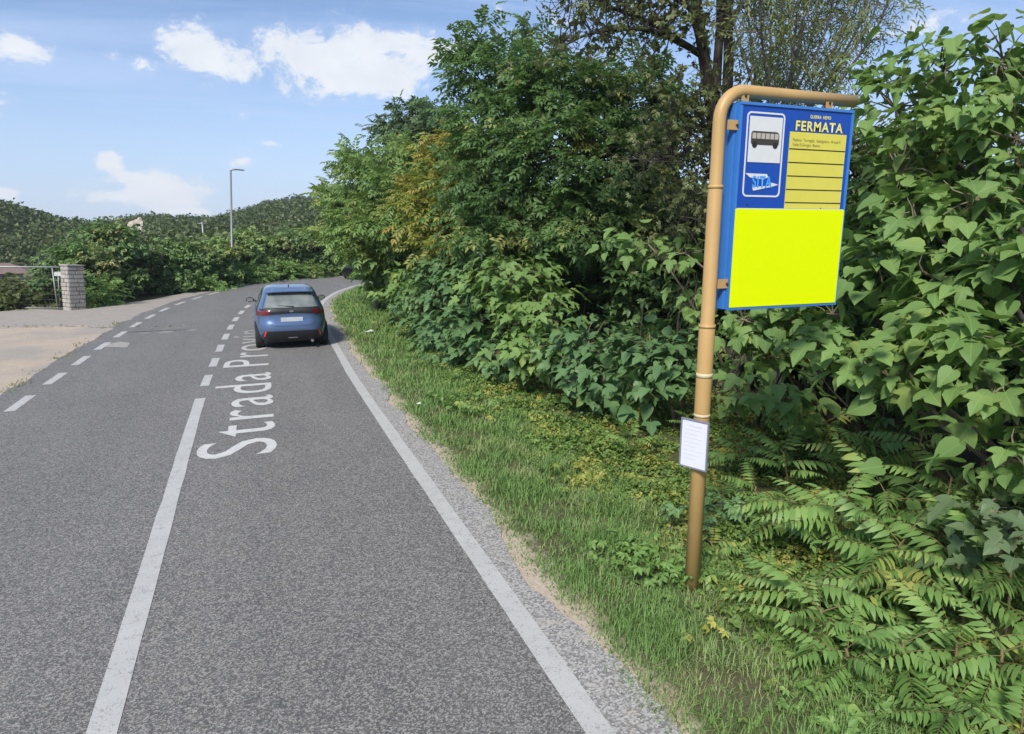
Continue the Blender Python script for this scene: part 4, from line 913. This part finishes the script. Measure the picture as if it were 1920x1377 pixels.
# hangers and hinges
for px in (1403, 1562):
    x = BP(px, 190).x; h = box('hanger', M_OCH, stop, (x - .032, FY + .03, z1 - .004), (x + .032, FY + .037, 3.84), .002); tube('bolt', M_BOLT, h, [(x, FY + .03, z1 + .045), (x, FY + .020, z1 + .045)], [.010, .008], 6)
for py in (233, 533):
    z = BP(1355, py).z; h = box('hinge_bracket', M_OCH, stop, (PX + .03, FY + .005, z - .035), (x0 + .004, FY + .018, z + .035), .003); tube('bolt', M_BOLT, h, [(PX + .105, FY + .006, z), (PX + .105, FY - .006, z)], [.010, .008], 6)
# timetable plate clamped to the pole, facing the road
tp = tag(empty('timetable_plate', (PX - .085, PY - .035, 1.285), math.radians(-66)), 'small white timetable sheet in a grey frame strapped to the ochre pole', 'timetable')
M_FRAME = plain('grey_frame', (.25, .26, .32), .4, .3); M_PAPER = plain('paper', (.62, .63, .70), .5, var=.05, scale=9); M_FAINT = plain('faint_print', (.55, .56, .64), .6)
hw, hh = .118, .195
box('backing', M_FRAME, tp, (-hw, .002, -hh), (hw, .012, hh), .002); box('sheet', M_PAPER, tp, (-hw + .012, -.002, -hh + .012), (hw - .012, .0015, hh - .012))
for lo, hi in (((-hw, -.008, hh - .012), (hw, .0012, hh)), ((-hw, -.008, -hh), (hw, .0012, -hh + .012)), ((-hw, -.0076, -hh + .0125), (-hw + .0115, .0012, hh - .0125)), ((hw - .0115, -.0076, -hh + .0125), (hw, .0012, hh - .0125))): box('frame', M_FRAME, tp, lo, hi, .002)
for k in range(9):
    z = hh - .05 - .033 * k; box('print_line', M_FAINT, tp, (-.085 if k else -.05, -.0032, z - (.006 if k < 1 else .003)), (.085 - .03 * (k % 3) if k else .06, -.0024, z + (.006 if k < 1 else .003)))
tube('strap', M_FRAME, tp, [(0, .016, -.09), (0, .05, -.09)], [.03, .03], 10)
tube('strap', M_FRAME, tp, [(0, .016, .09), (0, .05, .09)], [.03, .03], 10)

# ================================================================= cars
ZS = np.array([.18, .26, .38, .50, .62, .74, .86, .95, 1.02, 1.10, 1.20, 1.30, 1.38, 1.44, 1.48, 1.505])
YR = np.array([.20, .09, .03, 0, .01, .06, .07, .06, .10, .165, .25, .34, .42, .47, .70, 1.15])
YF = np.array([3.80, 3.88, 3.93, 3.94, 3.93, 3.90, 3.78, 3.45, 3.05, 2.85, 2.60, 2.35, 2.15, 1.98, 1.80, 1.50])
WW = np.array([.78, .83, .862, .872, .873, .868, .852, .83, .79, .755, .71, .665, .63, .595, .53, .36])
def prof(z): return np.interp(z, ZS, YR), np.interp(z, ZS, YF), np.interp(z, ZS, WW)
EP = 5.0
def rear_y(x, z):
    a, b, w_ = prof(z); return (a + b) / 2 - (b - a) / 2 * max(0, 1 - min(1, abs(x / w_)) ** EP) ** (1 / EP)
def side_x(y, z):
    a, b, w_ = prof(z); return w_ * max(0, 1 - min(1, abs((y - (a + b) / 2) / ((b - a) / 2))) ** EP) ** (1 / EP)
M_GLASS, t_, o_ = new_mat('car_glass'); principled(t_, o_, mixc(t_, noise(t_, pos(t_), 3.5, 4), (.05, .06, .06), (.30, .33, .31)), .06, 0, .9)  # grey-green mottling in the base colour stands in for reflections on the panes
M_TRIM = plain('black_plastic', (.018, .019, .022), .55, var=.2); M_TYRE = plain('tyre', (.02, .02, .02), .85, var=.2); M_RIM = plain('rim', (.35, .35, .36), .35, .8); M_RED = plain('tail_lamp', (.13, .012, .016), .2, spec=.6, var=.2, coat=.5); M_REFL = plain('reflector_red', (.75, .05, .03), .25, spec=.6)
M_PLATE = plain('blurred_plate', (.45, .48, .52), .6, var=.25, scale=6); M_CHROME = plain('chrome', (.5, .5, .52), .2, .9); M_LAMP = plain('headlamp', (.5, .52, .54), .15, .2, .8)
def car(name, label, loc, rz, paint):
    root = tag(empty(name, loc, rz), label, 'car'); zs = np.concatenate([np.linspace(.18, 1.38, 30), [1.41, 1.44, 1.46, 1.48, 1.495, 1.505]]); n = 112; V = []; Fc = []
    for z in zs:
        a, b, w_ = prof(z)
        for k in range(n):
            t = 2 * PI * k / n; c, s_ = math.cos(t), math.sin(t); V.append((w_ * math.copysign(abs(c) ** (2 / EP), c), (a + b) / 2 + (b - a) / 2 * math.copysign(abs(s_) ** (2 / EP), s_), z))
    for i in range(len(zs) - 1):
        for k in range(n): Fc.append((i * n + k, i * n + (k + 1) % n, (i + 1) * n + (k + 1) % n, (i + 1) * n + k))
    Fc.append(tuple((len(zs) - 1) * n + k for k in range(n))); Fc.append(tuple(range(n))[::-1])
    body = link('body', py_mesh('body', V, Fc, True), paint, root)
    def rpatch(nm, mat, fn, nu, nv, eps, parent=root):
        V = []; 
        for j in range(nv + 1):
            for i in range(nu + 1): x, z = fn(i / nu, j / nv); V.append((x, rear_y(x, z) - eps, z))
        m_ = nu + 1; return link(nm, py_mesh(nm, V, [(j * m_ + i, j * m_ + i + 1, (j + 1) * m_ + i + 1, (j + 1) * m_ + i) for j in range(nv) for i in range(nu)], True), mat, parent)
    def spatch(nm, mat, sg, fn, nu, nv, eps, parent=root):
        V = []
        for j in range(nv + 1):
            for i in range(nu + 1): y, z = fn(i / nu, j / nv); V.append((sg * (side_x(y, z) + eps), y, z))
        m_ = nu + 1; return link(nm, py_mesh(nm, V, [(j * m_ + i, j * m_ + i + 1, (j + 1) * m_ + i + 1, (j + 1) * m_ + i) for j in range(nv) for i in range(nu)], True), mat, parent)
    lerp = lambda a, b, t: a + (b - a) * t
    rpatch('rear_window', M_GLASS, lambda u, v: (lerp(-1, 1, u) * lerp(.63, .51, v), lerp(1.035, 1.365, v)), 20, 10, .006)
    rpatch('window_seal', M_TRIM, lambda u, v: (lerp(-1, 1, u) * lerp(.67, .545, v), lerp(1.015, 1.395, v)), 20, 10, .003)
    rpatch('tail_strip', M_TRIM, lambda u, v: (lerp(-.80, .80, u), lerp(.905 - .05 * abs(2 * u - 1) , 1.012, v)), 24, 4, .010)
    for sg in (-1, 1):
        rpatch('tail_lamp', M_RED, lambda u, v: (sg * lerp(.50, .815, u), lerp(.87 - .035 * u, .975, v)), 8, 4, .018)
        rpatch('reflector', M_REFL, lambda u, v: (sg * (lerp(.60, .635, u) + .05 * (1 - v)), lerp(.33, .47, v)), 2, 3, .016)
        spatch('side_window', M_GLASS, sg, lambda u, v: (lerp(.62, 2.75, u) if v < .01 else lerp(lerp(.62, .80, v), lerp(2.75, 2.12, v), u), lerp(1.0, 1.36, v)), 16, 8, .004)
        spatch('sill_trim', M_TRIM, sg, lambda u, v: (lerp(.35, 3.6, u), lerp(.19, .30, v)), 20, 3, .004)
        for y in (.70, 3.22):
            wh = tube('wheel', M_TYRE, root, [(sg * .66, y, .305), (sg * .70, y, .305), (sg * .85, y, .305), (sg * .872, y, .305)], [.28, .305, .305, .285], 28)
            tube('rim', M_RIM, wh, [(sg * .871, y, .305), (sg * .876, y, .305)], [.20, .17], 20)
            spatch('wheel_arch', M_TRIM, sg, lambda u, v: (y + lerp(.30, .36, v) * math.cos(PI * u), .305 + lerp(.30, .36, v) * math.sin(PI * u)), 18, 2, .007)
        V, Fc = [], []
        bm = bmesh.new(); bmesh.ops.create_uvsphere(bm, u_segments=14, v_segments=8, radius=1.0)
        for v in bm.verts: v.co = Vector((sg * .945 + v.co.x * .105, 2.52 + v.co.y * .06, 1.03 + v.co.z * .07))
        me = bpy.data.meshes.new('door_mirror'); bm.to_mesh(me); bm.free()
        for p in me.polygons: p.use_smooth = True
        mm = link('door_mirror', me, M_TRIM, root); tube('mirror_arm', M_TRIM, mm, [(sg * .76, 2.50, .985), (sg * .90, 2.52, 1.01)], [.025, .02], 8)
        box('mirror_glass', M_CHROME, mm, (sg * .945 - .075, 2.452, .985), (sg * .945 + .075, 2.463, 1.075), .004)
        def hl(u, v): 
            x = sg * lerp(.50, .80, u); z = lerp(.66, .76, v); a, b, w_ = prof(z); return (x, (a + b) / 2 + (b - a) / 2 * max(0, 1 - abs(x / w_) ** EP) ** (1 / EP) + .006, z)
        V = [hl(i / 8, j / 3) for j in range(4) for i in range(9)]; link('headlamp', py_mesh('headlamp', V, [(j * 9 + i, j * 9 + i + 1, (j + 1) * 9 + i + 1, (j + 1) * 9 + i) for j in range(3) for i in range(8)], True), M_LAMP, root)
    rpatch('lower_bumper', M_TRIM, lambda u, v: (lerp(-1, 1, u) * lerp(.80, .64, v ** 1.5), lerp(.185, .47, v)), 28, 8, .010)
    rpatch('plate_recess', paint, lambda u, v: (lerp(-1, 1, u) * lerp(.38, .44, v), lerp(.62, .83, v)), 10, 4, -.012 + .014)
    box('number_plate', M_PLATE, root, (-.26, rear_y(0, .745) - .026, .695), (.26, rear_y(0, .745) - .010, .800), .004)
    for zc, hw_ in ((.585, .56),):
        rpatch('hatch_seam', M_TRIM, lambda u, v: (lerp(-hw_, hw_, u), zc + .004 * (v - .5) * 2 + .10 * abs(2 * u - 1) ** 6), 24, 1, .003)
    box('badge', M_CHROME, root, (-.05, rear_y(0, .95) - .022, .925), (.05, rear_y(0, .95) - .011, .970), .012)
    box('tow_cover', M_RIM, root, (-.11, rear_y(0, .30) - .016, .285), (.11, rear_y(0, .30) - .008, .305), .003)
    tube('exhaust', M_CHROME, root, [(.45, .02, .20), (.45, .30, .20)], [.035, .035], 12)
    # roof spoiler
    V = []; nx = 16
    for i in range(nx + 1):
        x = lerp(-.55, .55, i / nx); e = abs(2 * i / nx - 1) ** 4
        V += [(x, .28 + .06 * e, 1.415 - .02 * e), (x, .62, 1.478 - .05 * e), (x, .62, 1.435 - .05 * e), (x, .285 + .06 * e, 1.39 - .02 * e)]
    Fc = [(4 * i + a, 4 * i + (a + 1) % 4, 4 * i + 4 + (a + 1) % 4, 4 * i + 4 + a) for i in range(nx) for a in range(4)]; sp = link('spoiler', py_mesh('spoiler', V, Fc), paint, root)
    wp = tube('rear_wiper', M_TRIM, root, [(.06, rear_y(.06, 1.05) - .016, 1.05), (-.30, rear_y(-.3, 1.10) - .016, 1.085)], [.014, .008], 6)
    poly('antenna_fin', M_TRIM, root, [(-.012, .86, 1.486), (-.012, .78, 1.478), (-.012, .775, 1.535), (-.012, .80, 1.54)], .024, Vector((1, 0, 0)))
    return root
CARB = mat_carpaint('blue_metallic', (.095, .155, .285)); CARK = mat_carpaint('black_metallic', (.012, .014, .022), .3)
car('car', 'blue hatchback driving away in the right-hand lane', (.80, 17.05, 0), 0.0, CARB)
nose = G(652.5, 525); fd = Vector((-.80, -.60, 0)); org = nose - fd * 3.95
car('car', 'dark car coming round the bend, mostly hidden behind the verge shrubs', (org.x, org.y, 0), math.atan2(-fd.x, fd.y), CARK)

# ================================================================= left side
# stone gate pillar
pb = G(140, 580); PZ = 1.62; pw = .27
pil = tag(empty('gate_pillar', (pb.x, pb.y, -.06), math.radians(38)), 'rough stone gate pillar at the driveway corner', 'pillar')
pil.rotation_euler = (0, math.radians(3.2), math.radians(38))
box('core', plain('mortar', (.22, .21, .19), .95), pil, (-pw + .03, -pw + .03, 0), (pw - .03, pw - .03, PZ + .02))
rs = np.random.default_rng(6); nc = 11; z = .0
for c in range(nc):
    h = (PZ + .02) / nc
    for side in range(4):
        cut = rs.uniform(-.1, .1); M = Matrix.Rotation(side * PI / 2, 4, 'Z')
        for xa, xb in ((-pw + (.035 if c % 2 else 0), cut - .006), (cut + .006, pw - (0 if c % 2 else .035))):
            d = rs.uniform(0, .022); box('stone', M_STONE, pil, (xa, -pw - d, z + .006), (xb, -pw + .05, z + h - .006), .012, M)
    z += h
box('cap', M_STONE, pil, (-pw - .03, -pw - .03, PZ + .025), (pw + .03, pw + .03, PZ + .085), .015)
# wire gate left of it
M_STEEL = plain('galvanised', (.30, .31, .31), .5, .5, var=.2)
ga = Vector((pb.x - .33, pb.y + .12, 0)); gd = (G(0, 578) - G(125, 580)); gd.z = 0; gd.normalize()
gate = tag(empty('wire_gate', (ga.x, ga.y, -.05), math.atan2(gd.y, gd.x)), 'wire mesh gate with grey top rail left of the stone pillar', 'gate')
GLn = 7.0; GH = 1.60
tube('top_rail', M_STEEL, gate, [(0, 0, GH), (GLn, 0, GH)], [.028, .028], 8); tube('bottom_rail', M_STEEL, gate, [(0, 0, .08), (GLn, 0, .08)], [.02, .02], 8)
for x in (.30, 2.6, 4.9, 7.0): tube('post', M_STEEL, gate, [(x, 0, -.1), (x, 0, GH - .01)], [.022, .022], 8)
vs = []; fs = []; o = 0
for x in np.arange(.15, GLn, .15):
    v, f = tube_data([(x, .012, .09), (x, .012, GH - .02)], [.0022, .0022], 3, False); vs += v; fs += [tuple(a + o for a in q_) for q_ in f]; o += len(v)
for z in np.arange(.2, GH, .2):
    v, f = tube_data([(.02, .016, z), (GLn - .02, .016, z)], [.0022, .0022], 3, False); vs += v; fs += [tuple(a + o for a in q_) for q_ in f]; o += len(v)
tag(link('wire_mesh', py_mesh('wire_mesh', vs, fs), M_STEEL, gate), kind='stuff')
sp_ = G(109, 577); sg_ = tag(empty('small_sign', (sp_.x, sp_.y + .25, -.05)), 'small white notice on a thin grey post left of the pillar', 'sign'); sg_.rotation_euler = (0, math.radians(3.5), 0)
tube('post', M_STEEL, sg_, [(0, .03, 0), (0, .03, 1.35)], [.02, .02], 8); box('notice', M_WHITE, sg_, (-.12, -.005, 1.22), (.12, .008, 1.38), .004)
# street lamp
lb_ = G(436, 536); lamp = tag(empty('street_lamp', (lb_.x, lb_.y, -.05)), 'slim grey street lamp with short arm on the far side of the bend', 'street lamp')
lamp.rotation_euler = (0, math.radians(3.6), 0); M_LP = plain('lamp_grey', (.20, .21, .22), .5, .3)
LHh = 5.95; tube('pole', M_LP, lamp, [(0, 0, -.1), (0, 0, 1.3), (0, 0, 1.32), (0, 0, LHh)], [.085, .080, .065, .045], 12); tube('arm', M_LP, lamp, [(0, 0, LHh - .04), (.08, 0, LHh + .03), (.42, -.02, LHh + .07)], [.04, .035, .03], 8)
box('lamp_head', M_LP, lamp, (.20, -.10, LHh + .035), (.66, .08, LHh + .085), .02); box('lens', M_LAMP, lamp, (.28, -.07, LHh + .026), (.60, .05, LHh + .034))

# hedge trees on the far side of the road
GH_ = 'trees and bushes along the far side of the road'
HL = [leafmat('leaf_hedge_a', (0.063, 0.127, 0.048), (0.222, 0.340, 0.117), (0.339, 0.312, 0.130), .35, cthr=(.60, .76), trans=.2), leafmat('leaf_hedge_b', (0.102, 0.181, 0.058), (0.307, 0.418, 0.134), (0.410, 0.390, 0.144), .4, cthr=(.62, .78), trans=.2)]
hedge = [(165, 574, 455, 50, 0, 'dark green tree close behind the stone pillar'), (208, 562, 418, 54, 0, 'tallest dark tree to the right of the stone pillar'), (300, 553, 462, 48, 0, 'dark round bush third right of the pillar'), (345, 548, 448, 46, 0, 'dark green tree below the pale bare rock'), (398, 541, 455, 42, 1, 'mid green tree just left of the street lamp'),
         (450, 531, 446, 46, 1, 'yellow-green tree directly behind the street lamp'), (500, 526, 440, 44, 1, 'light green tree right of the street lamp'), (548, 522, 432, 44, 0, 'green tree above the left side of the blue car'), (592, 519, 424, 40, 1, 'light green tree above the blue car roof'), (632, 516, 430, 34, 1, 'olive tree where the road disappears')]
def hedge_tree(k, px, by, ty, rx, m, lab):
    p = G(px, by); D = fwd(p.x, p.y) + 1.1; q = D / 1276.0; b = base_of(px, D); ztop = CAMH + (HZ - ty) * q; R = rx * q * 1.05
    rs = np.random.default_rng(90 + k); lob = []
    for j in range(7):
        a = rs.uniform(0, 6.28); f = .2 + .8 * (j / 6); rr = R * rs.uniform(.45, .68); zc = .55 + (ztop - .8) * f * rs.uniform(.75, 1.0); lob.append(((b[0] + math.cos(a) * R * .62, b[1] + math.sin(a) * R * .5, zc), (rr, rr, rr * .85)))
    lob.append(((b[0], b[1], ztop - R * .5), (R * .6, R * .6, R * .5)))
    for dx in (-.75, 0, .75): lob.append(((b[0] + dx * R, b[1] - .45, .55), (R * .55, R * .4, .65)))
    tree('hedge_tree', lab, 'tree', GH_, b, lob, T_PALM, .24, 26, HL[m], 120 + k, .07, M_BARK, clump=.35, per=12, twigs=False, inner=.15)
for k, h in enumerate(hedge): hedge_tree(k, *h)
# low growth at the foot of the hedge and round the bend
for k, (px, by, ty, rx, lab) in enumerate([(190, 577, 528, 26, 'low leafy bush at the foot of the tree by the pillar'), (385, 548, 518, 34, 'low pale bush left of the lamp foot'), (470, 533, 495, 40, 'low silvery bush right of the lamp foot'), (530, 527, 492, 36, 'low silvery bush near the middle of the bend'), (585, 523, 496, 30, 'low green bush above the car roof'), (638, 519, 496, 18, 'bright lime bush at the end of the visible road')]):
    p = G(px, by); D = fwd(p.x, p.y) + .7; q = D / 1276.; b = base_of(px, D); z = CAMH + (HZ - ty) * q; R = rx * q
    lob = [((b[0] + dx * R, b[1] + .2, z * f), (R * .55, R * .5, z * .5)) for dx, f in ((-.6, .45), (0, .55), (.6, .45), (.2, .35))]
    tree('bush', lab, 'bush', GH_, b, lob, T_PIN, .34, 26, LM_MUL if k in (0, 1, 2, 3) else LM_LIGHT, 140 + k, .03, clump=.3, per=8, twigs=False, limbs=False, stems=2)
# scrub field behind the gate
def scrub_field():
    rs = np.random.default_rng(15); P = []; Dn = []
    for k in range(900):
        a = math.radians(rs.uniform(-26, -11.2)); r = rs.uniform(31.5, 95) if k > 330 else rs.uniform(31.5, 42); x, y = r * math.sin(a), r * math.cos(a)
        if a > math.radians(-12.2) and r < 34: continue
        R = rs.uniform(.4, 1.2) * (1 + r * .006); z = float(terrain(x, y)); n = 46; d = rs.normal(size=(n, 3)); d /= np.linalg.norm(d, axis=1, keepdims=True); d[:, 2] = np.abs(d[:, 2])
        P.append(np.array([x, y, z]) + d * R * np.array([1, 1, rs.uniform(.6, 1.0)]) * rs.uniform(.6, 1, (n, 1))); Dn.append(d)
    P = np.vstack(P); d = np.vstack(Dn); n = len(P); R = orth(d + rs.normal(size=(n, 3)) * .6, np.array([0, 0, 1.0]) + d * .5 + rs.normal(size=(n, 3)) * .4); rr = np.hypot(P[:, 0], P[:, 1])
    V, Fc = scatter(*T_CARD[0], R, rs.uniform(.10, .22, n) * (1 + rr * .008), P); tag(link('scrub', np_mesh('scrub', V, Fc), LM_OLIVE), 'tangled olive green scrub behind the wire gate', 'scrub', kind='stuff')
scrub_field()
# wooded hillsides, far too many bushes to count
def hillwood():
    rs = np.random.default_rng(16); Ps = []; Ds = []; Ss = []
    for k in range(4000):
        a = math.radians(rs.uniform(-19, 16)); r = 50 + 215 * rs.random() ** .75; x, y = r * math.sin(a), r * math.cos(a)
        if a < math.radians(-11) and r < 88: continue
        if math.sin(x * .09 + 1.3) * math.sin(y * .07 + x * .03) > .55 and r > 100: continue
        R = rs.uniform(.9, 2.3) * (.75 + r * .0022); z = float(terrain(x, y)); n = 120
        d = rs.normal(size=(n, 3)); d /= np.linalg.norm(d, axis=1, keepdims=True); d[:, 2] = np.abs(d[:, 2]) * 1.1 - .25
        bump = 1 + .22 * np.sin(d[:, :1] * 7 + k) * np.cos(d[:, 1:2] * 6)
        Ps.append(np.array([x, y, z + R * .35]) + d * R * bump * np.array([1, 1, rs.uniform(.7, 1.15)])); Ds.append(d); Ss.append(np.full(n, R * .24))
    P = np.vstack(Ps); d = np.vstack(Ds); n = len(P); s = np.concatenate(Ss) * rs.uniform(.6, 1.3, n); R = orth(rs.normal(size=(n, 3)) * .6 + d * np.array([1, 1, .4]), d + rs.normal(size=(n, 3)) * .45 + np.array([0, 0, .5]))
    lf = leaflet(.45); V, Fc = scatter(np.array(lf[0]) - np.array([0, .5, 0]), np.array(lf[1]), R, s, P)
    tag(link('hillside_wood', np_mesh('hillside_wood', V, Fc), LM_SCRUB), 'green scrub woodland covering the distant hillsides', 'woodland', kind='stuff')
hillwood()
# pale bare rock on the hill, pole beside it, house far left
def ground_pt(px, r):
    X, Y, u, f_ = ray(px, 440); a = math.atan2(X, Y); return Vector((r * math.sin(a), r * math.cos(a), float(terrain(r * math.sin(a), r * math.cos(a)))))
M_ROCK = plain('pale_rock', (.46, .40, .33), .9, var=.3, scale=1.2)
rp = ground_pt(256, 92); bm = bmesh.new(); bmesh.ops.create_icosphere(bm, subdivisions=3, radius=1.0); rr_ = random.Random(4)
for v in bm.verts:
    k = 1 + .18 * math.sin(v.co.x * 4 + 1) * math.sin(v.co.y * 3) + .12 * math.sin(v.co.z * 6 + v.co.x * 3) + rr_.uniform(-.08, .08); v.co = Vector((v.co.x * .95 * k + v.co.z * .25, v.co.y * .8 * k, v.co.z * 2.0 * k))
me = bpy.data.meshes.new('rock_outcrop'); bm.to_mesh(me); bm.free(); ro = link('rock_outcrop', me, M_ROCK, None, (rp.x, rp.y, CAMH - (440 - HZ) / 1276 * 92)); tag(ro, 'pale bare rock face showing between trees on the hillside', 'rock')
up_ = ground_pt(381, 85); pl = tag(empty('utility_pole', (up_.x, up_.y, up_.z - .1)), 'small pale utility pole among the far trees left of the lamp', 'pole'); tube('pole', M_STEEL, pl, [(0, 0, 0), (0, 0, 3.4)], [.12, .08], 8); tube('cross_arm', M_STEEL, pl, [(-.5, 0, 3.2), (.5, 0, 3.2)], [.05, .05], 6)
hp = PD(12, 520, 58); hz0 = float(terrain(hp.x, hp.y)); hs = tag(empty('house', (hp.x - 2.5, hp.y, hz0 - .2), math.radians(12)), 'pink-roofed stone house at the far left edge', 'house')
eave = CAMH - (513 - HZ) / 1276 * 58 - hz0 + .2; ridge_ = eave + .8
box('wall', plain('house_wall', (.36, .30, .26), .9, var=.2, scale=2), hs, (-4, 0, 0), (4, 5, eave))
me = py_mesh('roof', [(-4.3, -.4, eave - .02), (4.3, -.4, eave - .02), (4.3, 5.4, eave - .02), (-4.3, 5.4, eave - .02), (-3.0, 2.5, ridge_), (2.6, 2.5, ridge_)], [(0, 1, 5, 4), (1, 2, 5), (2, 3, 4, 5), (3, 0, 4), (3, 2, 1, 0)]); link('roof', me, plain('house_roof', (.19, .13, .115), .9, var=.25, scale=3), hs)
for x in (.9, 2.4):
    wn = box('window', M_BLACK, hs, (x - .3, -.03, eave - .75), (x + .3, -.002, eave - .25)); box('sill', M_STONE, wn, (x - .36, -.08, eave - .82), (x + .36, -.002, eave - .755))
# litter on the verge
lt = G(692, 627); tag(poly('litter', M_WHITE, None, [(lt.x - .12, lt.y, .06), (lt.x + .13, lt.y - .03, .08), (lt.x + .10, lt.y + .16, .10), (lt.x - .08, lt.y + .14, .05)], .012, Vector((0, 0, 1))), 'pale crumpled scrap lying in the far verge grass', 'litter')
lt = G(786, 768); tag(poly('litter', M_WHITE, None, [(lt.x - .03, lt.y, .09), (lt.x + .03, lt.y - .01, .10), (lt.x + .028, lt.y + .04, .11), (lt.x - .03, lt.y + .04, .09)], .006, Vector((0, 0, 1))), 'tiny white paper scrap in the near verge grass', 'litter')

# thin summer haze over the valley
hb = box('haze', None, None, (-640, -640, -9), (640, 640, 34)); tag(hb, kind='stuff')
m, t, o = new_mat('haze_air'); pv = N(t, 'ShaderNodeVolumePrincipled'); pv.inputs['Color'].default_value = (.80, .88, 1.0, 1); pv.inputs['Density'].default_value = .00045; pv.inputs['Anisotropy'].default_value = .2
t.links.new(pv.outputs[0], o.inputs['Volume']); hb.data.materials.clear(); hb.data.materials.append(m)
tag(hb, 'thin pale summer haze filling the valley air', 'haze')
